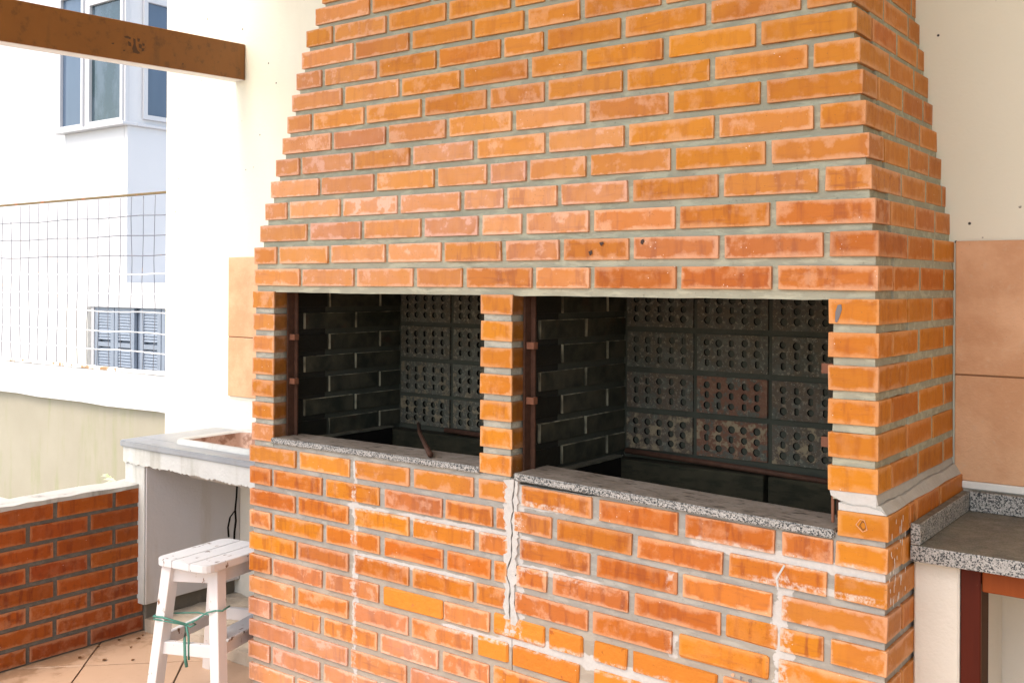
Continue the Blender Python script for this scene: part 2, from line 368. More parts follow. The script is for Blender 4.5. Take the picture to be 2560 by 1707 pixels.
for k in range(0, TOPK+1):
    b = inset(k); xl = AL.get(k, .003 if k < 1 else .17+.011*(k-15)); xr = aR(k); zt = k*h
    if k in HJ: js = sorted(px2x(p, b) for p in HJ[k])
    else: js = []
    gap = .0165
    last = js[-1] if js else xl
    full = .2155+gap
    # carry the bond on to the corner where the photograph ends
    while xr-last > full+.05 or (not js):
        nx = (xl+(.11 if k % 2 else .225)) if not js else last+full
        if xr-nx < .07: break
        js.append(nx); last = nx
    ed = [xl]+js+[xr]
    cor = .208-.004 if k % 2 else .098                 # how far the corner brick runs back along the right side
    for i in range(len(ed)-1):
        x0 = ed[i]+(gap/2 if i else 0); x1 = ed[i+1]-(gap/2 if i < len(ed)-2 else 0)
        y1 = b+.1; xc = (x0+x1)/2
        if i == len(ed)-2: y1 = b+cor
        # bloom, and sky sheen painted in as paleness: strong low and towards the middle-left of the hood, little at the top right
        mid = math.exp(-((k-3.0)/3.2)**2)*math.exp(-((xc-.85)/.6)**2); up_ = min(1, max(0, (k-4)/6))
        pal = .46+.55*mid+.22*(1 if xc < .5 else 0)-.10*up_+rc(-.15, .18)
        low = math.exp(-((k-.4)/1.5)**2)*min(1, max(0, (xc-.9)/.5))
        hue = .05+.60*low+rc(-.10, .16)
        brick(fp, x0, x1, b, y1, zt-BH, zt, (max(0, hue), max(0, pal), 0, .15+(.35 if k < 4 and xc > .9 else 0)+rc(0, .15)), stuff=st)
    # right side
    ye = D-.001; y = b+cor+.014
    pat = [.195, .19, .2] if k % 2 else [.19, .195, .2]
    if k >= 2: pat = [.175, .155, .2] if k % 2 == 0 else [.185, .13, .2]
    j = 0
    while y < ye-.02:
        y1 = min(ye, y+pat[j % 3]);
        if ye-y1 < .035: y1 = ye
        o = brick(fp, xr-.1, xr, y, y1, zt-BH, zt, (.30+rc(-.08, .12), .22+rc(-.1, .18), 0, .1+rc(0, .2)), stuff=st)
        y = y1+.015; j += 1
    # left side, out of sight
    y = b+.115
    while y < ye-.03:
        y1 = min(ye, y+.215); st.add(xl, xl+.1, y, y1, zt-BH, zt); y = y1+.015
# mortar of the hood: one ring per course
for k in range(0, TOPK+1):
    b = inset(k); xl = AL.get(k, .003 if k < 1 else .17+.011*(k-15)); xr = aR(k); zt = k*h; r = .0085
    if k == 0: z0 = zt-h+.0
    else: z0 = zt-h
    z1 = zt-.0004
    zb = zt-h-.0
    lo = -h-.0028 if k == 0 else zt-h
    m = rough_box('mortar', xl+r, xr-r, b+r, b+.115, lo, zt, MM, fp, .05, .0012, k) if k < 16 else box('mortar', xl+r, xr-r, b+r, b+.115, lo, zt, MM, fp)
    box('mortar', xr-.115, xr-.0022, b+.1155, D, lo, zt, MM, fp); box('mortar', xl+r+.0005, xl+.115, b+.1155, D, lo, zt, MM, fp)
# piers
PX = ((0.0, .1018, MBS, .235), (.9325, 1.0373, MBS, .235), (1.8737, Wd, MB, 0))
for k in range(1, 8):
    zt = -k*h
    for pi, (x0, x1, mt, dp) in enumerate(PX):
        if pi == 2 and k == 7: continue
        if pi == 2: dpp = .201 if k % 2 else .09
        else: dpp = .2265 if k % 2 else .117
        col = ((.12, .62, 0, .2), (.10, .48, 0, .3), (.52-.09*k, .42-.03*k, 0, .25))[pi]
        col = (max(0, col[0]+rc(-.06, .1)), col[1]+rc(-.12, .15), 0, col[3]+rc(0, .2))
        brick(fp, x0, x1, 0, dpp, zt-BH, zt, col, mt)
    # right flank of the right pier
    y = .215 if k % 2 else .102
    seq = ([.19, .183] if k % 2 else [.19, .203, .081]) if k < 7 else []
    for L in seq:
        brick(fp, Wd-.1, Wd, y, min(y+L, D-.002), zt-BH, zt, (.26+rc(-.08, .12), .2+rc(-.1, .15), 0, .15+rc(0, .2))); y += L+.0155
for pi, (x0, x1) in enumerate(((.0075, .0945), (.940, 1.030), (1.881, Wd-.0075))):
    for k in range(1, 8 if pi < 2 else 7):
        zb = -(k+1)*h if k < 7 else -.562
        rough_box('mortar', x0, x1, .0072, .225, zb, -k*h-.003 if k == 1 else -k*h, MMP if pi < 2 else MM, fp, .03, .0012, 50+k+pi*9)
    if pi < 2: box('mortar', x0, x1, .2255, D, -.562, -h-.003, MSOOT, fp)
for k in range(1, 7): rough_box('mortar', Wd-.11, Wd-.0022, .2255, D, -(k+1)*h if k < 6 else -.474, -k*h, MM, fp, .05, .001, 80+k)

# sooty lining: side walls of the two openings, laid in the same bond
for (xf, sgn) in ((.1018, 1), (1.0373, 1), (.9325, -1), (1.8737, -1)):
    for k in range(1, 8):
        if sgn > 0:
            seq = ((.240, .467), (.480, .581)) if k % 2 else ((.130, .348), (.361, .581))
            seq = tuple(seq)
            for y0, y1 in seq:
                brick(fp, xf-.09, xf-.0005, y0, y1, -k*h-BH, -k*h, (0, 0, 0, 0), MBD, name='sooty_brick', jit=0)
        else:
            brick(fp, xf+.0005, xf+.09, .24, .581, -k*h-BH, -k*h, (0, 0, 0, 0), MBD, name='sooty_brick', jit=0)
# perforated blocks of the back walls
kb = NT("perforated_block_soot"); P = kb.wpos(); n1 = kb.noise(P, 9, 4, .6); n2 = kb.noise(P, 90, 5, .7); n3 = kb.noise(P, 30, 4, .65); oc = kb.n("ShaderNodeSeparateColor"); kb.t.links.new(kb.n("ShaderNodeObjectInfo").outputs['Color'], oc.inputs[0])
c = kb.mix(n1, (.062, .064, .050), (.115, .112, .090)); c = kb.mix(kb.ss(n3, .35, .7), c, (.035, .036, .028)); c = kb.mix(kb.ss(n2, .53, .64), c, (.17, .16, .12)); c = kb.mix(kb.ss(kb.vor(P, 110), .06, .12, 1, 0), c, (.40, .37, .29))
c = kb.mix(kb.math('MULTIPLY', kb.ss(kb.math('ADD', n3, kb.math('MULTIPLY', n1, .5)), .62, .76), oc.outputs[0]), c, (.16, .062, .036))
c = kb.mix(kb.math('MULTIPLY', kb.ss(n3, .5, .62), oc.outputs[1]), c, (.24, .19, .12))
kb.bump(n2, .6, .003); MPB = kb.out(c, .85, .25)
kd = NT("soot_and_gap_black"); MDEEP = kd.out(kd.mix(kd.noise(kd.wpos(), 30, 4), (.004, .004, .0035), (.014, .012, .009)), .95, .1)  # fire pit black; also colours block holes and cracks near-black
def perforated(L, H, var):
    nx, nz = 5, 3; bm = bmesh.new(); R = random.Random(var); mx, mz = .012, .010
    cw, ch = (L-2*mx)/nx, (H-2*mz)/nz
    def q(a, b_, c_, d_): bm.faces.new([bm.verts.new(p) for p in (a, b_, c_, d_)])
    y = 0
    for (a, b_, c_, d_) in ((-L/2, L/2, -H/2, -H/2+mz), (-L/2, L/2, H/2-mz, H/2), (-L/2, -L/2+mx, -H/2+mz, H/2-mz), (L/2-mx, L/2, -H/2+mz, H/2-mz)):
        q((a, y, c_), (b_, y, c_), (b_, y, d_), (a, y, d_))
    for i in range(nx):
        for j in range(nz):
            cx = -L/2+mx+cw*(i+.5); cz = -H/2+mz+ch*(j+.5); rect = (i+j+var) % 2 == 1 and R.random() < .75
            N = 12; rr = R.uniform(.0097, .0110); ox, oz = R.uniform(-.0012, .0012), R.uniform(-.0012, .0012)
            O, I, Bk = [], [], []
            for t in range(N):
                a = 2*math.pi*(t+.5)/N; ca, sa = math.cos(a), math.sin(a)
                s = min(cw/2/max(abs(ca), 1e-6), ch/2/max(abs(sa), 1e-6)); O.append(bm.verts.new((cx+ca*s, y, cz+sa*s)))
                if rect: s = min(  .0068/max(abs(ca), 1e-6), .0098/max(abs(sa), 1e-6))
                else: s = rr
                I.append(bm.verts.new((cx+ox+ca*s, y, cz+oz+sa*s))); Bk.append(bm.verts.new((cx+ox+ca*s*.85, .035, cz+oz+sa*s*.85)))
            for t in range(N):
                u = (t+1) % N
                bm.faces.new((O[t], O[u], I[u], I[t])); bm.faces.new((I[t], I[u], Bk[u], Bk[t]))
            bm.faces.new(Bk)
            for sx in (-1, 1):
                for sz in (-1, 1):      # the cell's corners, which the ring of rays misses
                    cxx, czf = cx+sx*cw/2, cz+sz*ch/2
                    qs = sorted([v for v in O if (v.co.x-cx)*sx > 0 and (v.co.z-cz)*sz > 0], key=lambda v: (v.co-Vector((cxx, y, czf))).length)[:2]
                    if len(qs) == 2: bm.faces.new((bm.verts.new((cxx, y, czf)), qs[0], qs[1]))
    for (a, b_) in (((-L/2, -H/2), (L/2, -H/2)), ((L/2, -H/2), (L/2, H/2)), ((L/2, H/2), (-L/2, H/2)), ((-L/2, H/2), (-L/2, -H/2))):
        q((a[0], 0, a[1]), (b_[0], 0, b_[1]), (b_[0], .045, b_[1]), (a[0], .045, a[1]))
    me = bpy.data.meshes.new('perforated_block'); bm.to_mesh(me); bm.free(); me.materials.append(MPB); me.materials.append(MDEEP)
    for p_ in me.polygons:
        if p_.center.y > .006 and p_.material_index == 0 and abs(p_.center.x) < L/2-.001 and abs(p_.center.z) < H/2-.001: p_.material_index = 1
    return me
pm = {}
YB = .576
for (cols, rows) in ((((.112, .340), (.356, .584), (.600, .828), (.842, .930)), ((-.069, -.178), (-.193, -.304), (-.319, -.430), (-.443, -.540))),
                     (((1.046, 1.267), (1.280, 1.496), (1.510, 1.730), (1.744, 1.873)), ((-.062, -.168), (-.184, -.290), (-.306, -.412), (-.429, -.536)))):
    for ci, (a, b_) in enumerate(cols):
        for ri, (t_, u_) in enumerate(rows):
            key = (round(b_-a, 3), round(t_-u_, 3), (ci*3+ri) % 3)
            if key not in pm: pm[key] = perforated(key[0], key[1], key[2])
            red = (.75 if ri >= 2 and ci == 1 else .2 if ri >= 2 else .08) if cols[0][0] > 1 else .05
            o = meshobj('perforated_block', pm[key], None, fp, ((a+b_)/2, YB+rc(-.002, .002), (t_+u_)/2), (red, (.9 if ri == 3 and ci in (0, 1, 2) else .2) if cols[0][0] > 1 else (.75 if ri == 3 else .5 if ri == 2 else .2), 0, 1))
            o.rotation_euler = (rc(-.012, .012), rc(-.006, .006), rc(-.01, .01))
for x0, x1 in ((.095, .9395), (1.0305, 1.8805)):
    box('back_lining', x0, x1, YB+.0075, YB+.034, -.90, -.02, MSOOT, fp)
    box('pit_floor', x0, x1, .1, YB, -.93, -.905, MDEEP, fp)
MASH = mat_mortar('ash', (.07, .066, .048), (.12, .11, .08)); MPIT = mat_mortar('sooty_firebrick', (.006, .007, .004), (.055, .048, .028))
# pit walls, ledges, bars
for x0, x1, sx, zt in ((.1018, .9325, .62, -.545), (1.0373, 1.8737, 1.515, -.552)):
    box('pit_wall', x0-.02, x0+.024, .13, .52, -.905, zt-.006, MDEEP, fp, .004); box('pit_wall', x1-.024, x1+.02, .13, .52, -.905, zt-.006, MDEEP, fp, .004)
    rough_box('ash_ledge', x0+.0005, x0+.026, .131, .5205, zt-.0058, zt+.001, MASH, fp, .03, .001, 5)
    for a, b_ in ((x0-.01, sx-.006), (sx+.006, x1+.01)):
        o = box('pit_block', a, b_, .521, YB+.006, -.905, zt-.012, MPIT, fp, .006, 2)
    box('pit_wall', x0-.02, x1+.02, .112, .129, -.905, zt-.014, MDEEP, fp)
bm = bmesh.new(); tube(bm, [(1.07, .53, -.538), (1.45, .532, -.551), (1.87, .528, -.566)], .0085); bmobj('support_bar', bm, MRUST, fp, smooth=True)
bm = bmesh.new(); tube(bm, [(.36, .53, -.541), (.93, .53, -.552)], .0085); bmobj('support_bar', bm, MRUST, fp, smooth=True)
# upright grill rails with their hooks, at the left side of each opening
def rail(x, y0, hooks, zt, zb, s=1):
    bm = bmesh.new(); bx(bm, x, x+s*.006, y0, y0+.030, zb, zt); bx(bm, x+s*.0065, x+s*.020, y0+.026, y0+.031, zb, zt)
    bmesh.ops.recalc_face_normals(bm, faces=bm.faces[:])
    r = bmobj('grill_rail', bm, MRUST, fp)
    for hz in hooks:
        b2 = bmesh.new(); bx(b2, x+s*.0065, x+s*.030, y0+.006, y0+.010, hz-.009, hz+.009); bx(b2, x+s*.0265, x+s*.030, y0+.0105, y0+.024, hz-.009, hz+.009); bx(b2, x+s*.018, x+s*.0265, y0+.020, y0+.024, hz-.009, hz+.009)
        bmesh.ops.recalc_face_normals(b2, faces=b2.faces[:])
        bmobj('hook', b2, mat_hook, r)
mat_hook = mat_simple("rust_hook", (.20, .085, .05), .7, .2, .3, .35, 50)
rail(.1023, .053, (-.215, -.355), -.072, -.530)
rail(1.0378, .050, (-.205, -.350), -.072, -.535)
rail(1.8732, .085, (-.225, -.385), -.072, -.560, -1)
box('rail_end', 1.8712, 1.8765, .028, .034, -.548, -.4735, mat_hook, fp)
for hz in (-.225, -.387): box('hook', 1.826, 1.8725, .089, .094, hz-.011, hz+.011, mat_hook, fp)

# ------------------------------------------------------------ base of the barbecue
q8 = lambda a: [(600+.41907*p, 600+.41907*q_) for p, q_ in a]
q9 = lambda a: [(1250+.40391*p, 1250+.40391*q_) for p, q_ in a]
q5 = lambda a: [(1100+.38265*p, 1100+.38265*q_) for p, q_ in a]
CR = 99999
BL_ = {1: q8([(65, 335), (358, 655), (690, 1010), (1040, 1395), (1430, 1605)]), 2: q8([(65, 188), (207, 490), (518, 833), (868, 1210), (1235, 1508), (1535, 1610)]),
 3: q8([(65, 333), (355, 650), (690, 1010), (1040, 1397), (1432, 1605)]), 4: q8([(65, 188), (212, 495), (522, 835), (868, 1215), (1242, 1500), (1525, 1600)]),
 5: q8([(65, 333), (355, 650), (690, 1010), (1037, 1395), (1420, 1600)]), 6: q8([(65, 188), (207, 493), (520, 835), (862, 1215), (1228, 1495)]),
 7: q8([(65, 330), (355, 650), (685, 1010), (1035, 1392), (1425, 1605)]), 8: q8([(65, 185), (205, 483), (510, 825), (850, 1190), (1220, 1495)]),
 9: q8([(65, 330), (355, 650), (670, 1000), (1030, 1392), (1425, 1605)]), 10: q8([(65, 185), (205, 483), (510, 825), (850, 1190), (1220, 1495)]),
 11: q8([(65, 330), (355, 650), (670, 1000), (1030, 1392)])}
BR_ = {1: q9([(140, 570), (620, 1105), (1155, 1705), (1755, 2065), (2082, CR)]), 2: q9([(95, 325), (360, 820), (860, 1385), (1425, 2030), (2080, CR)]),
 3: q9([(130, 560), (605, 1105), (1140, 1690), (1755, CR)]), 4: q9([(110, 295), (335, 800), (840, 1370), (1405, 1725), (1745, 2010), (2060, CR)]),
 5: q9([(100, 550), (585, 1070), (1115, 1670), (1735, CR)]), 6: q5([(355, 690), (720, 940), (1015, 1230), (1265, 1820), (1862, 2195), (2225, 2560), (2610, CR)]),
 7: q5([(485, 915), (1015, 1500), (1560, 2180), (2230, CR)])}
raws = {('L', 6, 3), ('L', 7, 4), ('R', 5, 2), ('R', 6, 0), ('R', 6, 1), ('R', 6, 2), ('R', 6, 3), ('R', 7, 0), ('R', 7, 1), ('R', 4, 3)}
XB = 1.9985
nb = int((-.5615-FLOOR)/.0697)+1
for r in range(1, nb+1):
    zt = -.5615-.0697*(r-1); z0 = zt-BH
    zbot = max(z0, FLOOR+.001)
    left = [(px2x(a), px2x(b_)) for a, b_ in BL_.get(r, [])]
    right = [(px2x(a), XB if b_ > 9000 else px2x(b_)) for a, b_ in BR_.get(r, [])]
    if not left:
        x = -.002
        L = .1 if r % 2 == 0 else .218
        while x < 1.0: left.append((x, x+L)); x += L+.0165; L = .2155
    if not right:
        x = left[-1][1]+.0165
        while x < XB-.05:
            L = .2155
            if XB-x-L < .06: L = XB-x
            right.append((x, x+L)); x += L+.0165
    if left[0][0] > -.01: left[0] = (-.003, left[0][1])
    for i, (a, b_) in enumerate(left):
        rw = 1 if ('L', r, i) in raws else 0
        pl_ = .46+rc(-.15, .2)+min(.45, max(0, r-5)*.1); col = (.36+rc(-.2, .3), pl_, .95*rw, .3+rc(0, .5))  # lower courses paler: soft daylight painted in with the white patches
        if r == 1: col = (.05, .6, 0, .15)
        brick(fp, a, b_, 0 if i else -.0005, .1, zbot, zt, col, stuff=st, rough=rw)
    for i, (a, b_) in enumerate(right):
        dz = -(((a+b_)/2)-1.05)*.021
        rw = 1 if ('R', r, i) in raws else 0
        last = b_ >= XB-.001
        y1 = (.098 if r % 2 else .2) if last else .1
        col = (.45+rc(-.25, .3) if not last else .12+rc(0, .1), .42+rc(-.15, .2), (.95 if rw else 0), .65+rc(-.2, .35) if not last else .15)
        if ('R', r, i) == ('R', 5, 2) or (r, i) == (4, 3): col = (.2, .3, .45, .7)
        brick(fp, a, b_, 0, y1, max(z0+dz, FLOOR+.001), zt+dz, col, rot=.021, stuff=st, rough=rw)
    # right flank
    y = .106+.006 if r % 2 else .213
    while y < D-.05:
        y1 = min(D-.002, y+.2)
        if y < .19: brick(fp, XB-.1, XB, y, y1, max(z0-.02, FLOOR+.001), zt-.02, (.3+rc(-.1, .1), .25, 0, .2), stuff=st)
        else: st.add(XB-.1, XB, y, y1, max(z0-.02, FLOOR+.001), zt-.02)
        y = y1+.014
# the stepped-out course beside the right sill
zt = -.5135
for i, (y0, y1) in enumerate(((0, .143), (.155, .186), (.205, .388), (.404, D-.002))):
    brick(fp, 1.8945 if i == 0 else XB-.1, XB+.0015, y0, y1, zt-.0525, zt, (.03, .25, 0, .1) if i == 0 else (.32, .25, 0, .3), rot=.0)
# mortar body of the base
rough_box('mortar', .004, 1.0368, .0072, .115, FLOOR, -.5475, MMB, fp, .045, .0014, 201)
rough_box('mortar', 1.0390, XB-.0075, .0072, .1155, FLOOR, -.5630, MMB, fp, .045, .0014, 202)
box('mortar', XB-.115, XB-.0075, .116, D, FLOOR, -.5170, MMB, fp); box('mortar', .004, .1, .1155, D, FLOOR, -.5625, MMB, fp)
box('mortar', 1.897, XB-.0076, .0073, .1158, -.565, -.5140, MMB, fp)
# repair plaster along the long crack: two lips with the open crack between them
ck0 = [(1.0480, -.5500), (1.0468, -.5750), (1.0405, -.6043), (1.0450, -.632), (1.0370, -.6583), (1.0415, -.6850), (1.0390, -.71), (1.0405, -.7497), (1.0260, -.7850), (1.0245, -.8), (1.0355, -.8331), (1.0330, -.870), (1.0359, -.9117), (1.034, -.955)]
R = random.Random(5); ck = []
for a_, b_ in zip(ck0, ck0[1:]):
    for t in (0, .34, .67): ck.append((a_[0]+(b_[0]-a_[0])*t+(R.uniform(-.0012, .0012) if t else 0), a_[1]+(b_[1]-a_[1])*t))
ck.append(ck0[-1])
def lip(side):
    bm = bmesh.new()
    inner = [(x+side*(.0016+.0012*math.sin(i_*2.1)**2), z) for i_, (x, z) in enumerate(ck)]
    outer = [(x0, z) for x0, z in [((1.019 if side < 0 else 1.055)+R.uniform(-.008, .008), z_-R.uniform(0, .006)) for _, z_ in ck]]
    for a in range(len(ck)-1):
        p = [inner[a], inner[a+1], outer[a+1], outer[a]]
        prism(bm, p, R.uniform(-.0002, .0008), .012)
    return bmobj('repair_plaster', bm, MPW, fp)
lip(-1); lip(1)
bm = bmesh.new()
for a_, b_ in zip(ck, ck[1:]): prism(bm, [(a_[0]-.004, a_[1]), (a_[0]+.004, a_[1]), (b_[0]+.004, b_[1]), (b_[0]-.004, b_[1])], .0052, .0062)
bmobj('crack', bm, MDEEP, fp)
# thick cracked bed over the right shoulder
bm = bmesh.new()
prism(bm, [(1.876, -.4725), (1.9735, -.4725), (1.9735, -.5005), (1.955, -.4965), (1.925, -.4985), (1.897, -.4930), (1.879, -.4850)], .003, .1, 1)
bmobj('repair_plaster', bm, MPW, fp)
bm = bmesh.new()
prism(bm, [(1.8965, -.5130), (1.8965, -.4975), (1.924, -.5015), (1.955, -.4995), (1.985, -.5045), (1.9955, -.5130)], .0005, .1, 1)
bmobj('repair_plaster', bm, MPW, fp)
def flank(z_of, xo, mat, name):
    """bed along the right flank; z_of(y) gives the lower and upper edge"""
    bm = bmesh.new(); prev = None; R = random.Random(8)
    for i in range(33):
        y = .0035+(D-.006-.0035)*i/32; lo, hi = z_of(y, R); x1, x2 = xo(y)
        ring = [bm.verts.new(p) for p in ((1.9, y, lo), (x1, y, lo), (x2, y, hi), (1.9, y, hi))]
        if prev:
            for j in range(4): bm.faces.new((prev[j], prev[(j+1) % 4], ring[(j+1) % 4], ring[j]))
        else: bm.faces.new(ring)
        prev = ring
    bm.faces.new(prev[::-1]); bmesh.ops.recalc_face_normals(bm, faces=bm.faces[:])
    return bmobj(name, bm, mat, fp)
cr = random.Random(3); crz = [-.4965+.0022*math.sin(i*.37+1)+cr.uniform(-.0013, .0013) for i in range(40)]
def czf(y): t = y/D*32; i = min(int(t), 38); return crz[i]+(crz[i+1]-crz[i])*(t-i)+.008*y/D
flank(lambda y, R: (czf(y)+R.uniform(.0003, .0016), -.4728+R.uniform(-.001, .0004)), lambda y: (1.9775, 1.9735), MPG, 'mortar_fillet')
flank(lambda y, R: (-.5125, czf(y)-R.uniform(.0002, .0012)), lambda y: (1.9955+.002*math.sin(y*23), 1.9825+.0015*math.sin(y*41)), MPG, 'mortar_fillet')
st.done('hidden_brickwork', MB, fp)
# marks on single bricks: chips, a scratched lozenge, paint spots, a filled hairline
def mark(pts, y, mat, name='chip', t=.0009, parent=None, axis=1):
    bm = bmesh.new(); prism(bm, pts, y-t, y+.0004, axis); bmesh.ops.triangulate(bm, faces=bm.faces[:]); return bmobj(name, bm, mat, parent or fp)
MCHIP = mat_simple("dark_chip", (.055, .03, .022), .8); MSPOT = mat_simple("grey_spot", (.17, .15, .15), .7); MPALE = mat_simple("scratched_clay", (.62, .34, .20), .8)
for p in ([(1.3034, .0591), (1.3142, .0612), (1.3169, .057), (1.3089, .0512)], [(1.2727, .038), (1.282, .0411), (1.2836, .0333), (1.2766, .0274)], [(1.4199, .0626), (1.426, .0656), (1.4291, .0602), (1.4235, .0523), (1.4189, .0559)]): mark(p, -.0012, MCHIP)
mark([(1.8929, -.0835), (1.9004, -.0819), (1.902, -.092), (1.8968, -.109), (1.8916, -.1204), (1.8878, -.1186), (1.8884, -.0979)], -.0012, MSPOT, 'spot')
def loop(pts, w, y, mat, closed=True, name='scratch'):
    bm = bmesh.new(); n = len(pts)
    for i in range(n if closed else n-1):
        a, b_ = Vector(pts[i]), Vector(pts[(i+1) % n]); d = (b_-a).normalized(); o_ = Vector((-d.y, d.x))*w/2
        prism(bm, [tuple(a+o_-d*w*.3), tuple(b_+o_+d*w*.3), tuple(b_-o_+d*w*.3), tuple(a-o_-d*w*.3)], y-.0008-.00005*i, y+.0004)
    return bmobj(name, bm, mat, fp)
loop([(1.9336, -.5387), (1.9422, -.5264), (1.9509, -.5269), (1.9568, -.5468), (1.9476, -.5516)], .0011, -.0010, MPALE); loop([(1.9413, -.5397), (1.9468, -.5299), (1.9523, -.5326), (1.9544, -.542), (1.9486, -.548)], .0009, -.0010, MCHIP)
loop([(1.7789, -.6499), (1.7614, -.681), (1.7652, -.7015)], .0042, -.0006, MPW, False, 'repair_plaster')
R = random.Random(21)
for i in range(9):
    x, z = (R.uniform(1.70, 1.86), R.uniform(-.905, -.93)); x = 1.66+i*.021; z = -.905-(i*.0022)+R.uniform(-.004, .004)-.01
    q = [(x+R.uniform(.002, .008)*math.cos(a), z+R.uniform(.002, .0065)*math.sin(a)) for a in [j*2*math.pi/8 for j in range(8)]]
    mark(q, -.0014, MSPOT if i % 3 else MPALE)
MDRIP = mat_simple("white_drip", (.62, .58, .52), .6)
for i in range(34):     # limewash splashes down the right flank
    y = R.uniform(.006, .12); z = R.uniform(-.70, -.52); L = R.uniform(.002, .011); w = R.uniform(.0008, .0022)
    mark([(y-w, z), (y, z+L*.6), (y+w, z), (y+w*.6, z-L), (y-w*.6, z-L)], XB+.0016, MDRIP, 'splash', -.0010, None, 0)

# granite sills
def slab(name, pts, z0, z1, mat, parent=None, bev=.003, tilt=0, cx=0):
    bm = bmesh.new(); prism(bm, pts, z0, z1, 2)
    bmesh.ops.bevel(bm, geom=bm.edges[:], offset=bev, segments=2, affect='EDGES')
    bmesh.ops.triangulate(bm, faces=[f for f in bm.faces if len(f.verts) > 4])
    for v in bm.verts: v.co.z -= (v.co.x-cx)*tilt
    return bmobj(name, bm, mat, parent)
def chip(x0, x1, n, y, a, seed):
    R = random.Random(seed); return [(x0+(x1-x0)*i/n, y+R.uniform(-a, a)) for i in range(n+1)]
slab('granite_sill', chip(.094, .9345, 14, -.004, .0008, 4)+[(.9315, .004), (.9315, .135), (.103, .118), (.094, .02)], -.5465, -.5290, MGR, fp)
slab('granite_sill', chip(1.048, 1.888, 14, -.006, .0008, 6)+[(1.889, .138), (1.048, .148)], -.5510, -.5320, MGR, fp, tilt=.0285, cx=1.05)
# the iron rod lying in the left pit, leaning on the sill
bm = bmesh.new(); tube(bm, [(.742, .018, -.5195), (.60, .155, -.519), (.45, .30, -.5175), (.305, .455, -.5155)], [.0085, .0072, .0065, .006]); tag(bmobj('iron_rod', bm, MRUST, smooth=True), 'rusty iron rod lying slantwise across the left fire pit onto the sill', 'rod')

# ------------------------------------------------------------ walls, tiles, ceiling, floor
bw = thing('back_wall', 'cream plastered wall behind the brick barbecue, white at its open left end', 'wall')
rough_box('plaster', -1.358, 6.0, D+.0006, D+.14, -.53, 1.85, MWC, bw, .5, .0005, 3)
box('plaster', -1.358, 6.0, D+.0006, D+.14, FLOOR-.2, -.5305, MPL, bw)
kt = NT("terracotta_tile"); P = kt.wpos(); n = kt.noise(P, 6, 5, .6); n2 = kt.noise(P, 70, 5, .7)
c = kt.mix(kt.ss(n, .3, .7), (.56, .29, .145), (.70, .41, .235)); c = kt.mix(kt.math('MULTIPLY', kt.ss(n2, .55, .7), .35), c, (.62, .42, .28)); c = kt.mix(kt.ss(kt.vor(P, 60), .02, .05, 1, 0), c, (.15, .07, .04))
kt.bump(n2, .55, .003); MT = kt.out(c, .55, .4)
MGROUT = mat_simple("brown_grout", (.22, .115, .06), .9, 0, .2, .25, 40)
for (x0, x1) in ((-.9055, -.572), (-.568, -.235), (-.231, .004), (XB+.0, 2.330), (2.3345, 2.664), (2.6685, 3.0)):
    for (a, b_) in ((-.2675, .064), (-.517, -.2715)):
        if x0 > 1: a, b_ = (-.2625, .0715) if b_ > 0 else (-.5285, -.2665)
        xx0 = 1.9815 if x0 == XB else x0
        box('wall_tile', xx0, x1, D-.009, D-.0002, a, b_, MT, bw, .0015)
box('grout', -.905, .003, D-.006, D, -.516, .0625, MGROUT, bw); box('grout', 1.9812, 3.0, D-.006, D, -.528, .070, MGROUT, bw)
box('skirt', 1.999, 3.0, D-.014, D-.0002, -.5485, -.5290, mat_plaster("skirt_white", (.66, .66, .62), (.72, .72, .68), 8), bw, .003)
sc_ = box('ceiling', -.78, 6.0, -1.95, D+.14, 1.85, 1.95, mat_simple("ceiling_cream", (.70, .66, .55), .9), None); struct(sc_)
rw_ = box('side_wall', 5.2, 5.3, -2.6, D, FLOOR, 1.85, mat_plaster("side_wall_paint", (.66, .58, .42), (.68, .60, .44)), None); tag(rw_, 'cream wall closing the right side of the porch', 'wall')

MFT = None
kf = NT("floor_tile"); P = kf.wpos(); n = kf.noise(P, 5, 5, .6); n2 = kf.noise(P, 45, 4, .6); x, y, z = kf.sep(P)
c = kf.mix(n, (.46, .30, .20), (.54, .38, .27)); c = kf.mix(kf.math('MULTIPLY', kf.ss(n2, .58, .7), .4), c, (.42, .28, .18))
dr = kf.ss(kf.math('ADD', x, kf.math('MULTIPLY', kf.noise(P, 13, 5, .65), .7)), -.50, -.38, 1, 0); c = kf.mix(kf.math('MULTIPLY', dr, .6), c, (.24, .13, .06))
kf.bump(n2, .15, .001); MFT = kf.out(c, .4, .45)
bm = bmesh.new(); bx(bm, -.98, 6.0, -6, D, FLOOR-.08, FLOOR-.006); bmesh.ops.recalc_face_normals(bm, faces=bm.faces[:]); fl = struct(bmobj('floor', bm, mat_simple("floor_grout", (.11, .075, .05), .9)))
S_ = .338/math.sqrt(2)*2/2; s2 = .338
bmt = bmesh.new(); bx(bmt, -s2/2+.0032, s2/2-.0032, -s2/2+.0032, s2/2-.0032, -.003, .003); bmesh.ops.bevel(bmt, geom=bmt.edges[:], offset=.0012, segments=1, affect='EDGES'); bmesh.ops.recalc_face_normals(bmt, faces=bmt.faces[:])
tm = bpy.data.meshes.new('floor_tile'); bmt.to_mesh(tm); bmt.free(); tm.materials.append(MFT)
fst = bmesh.new()
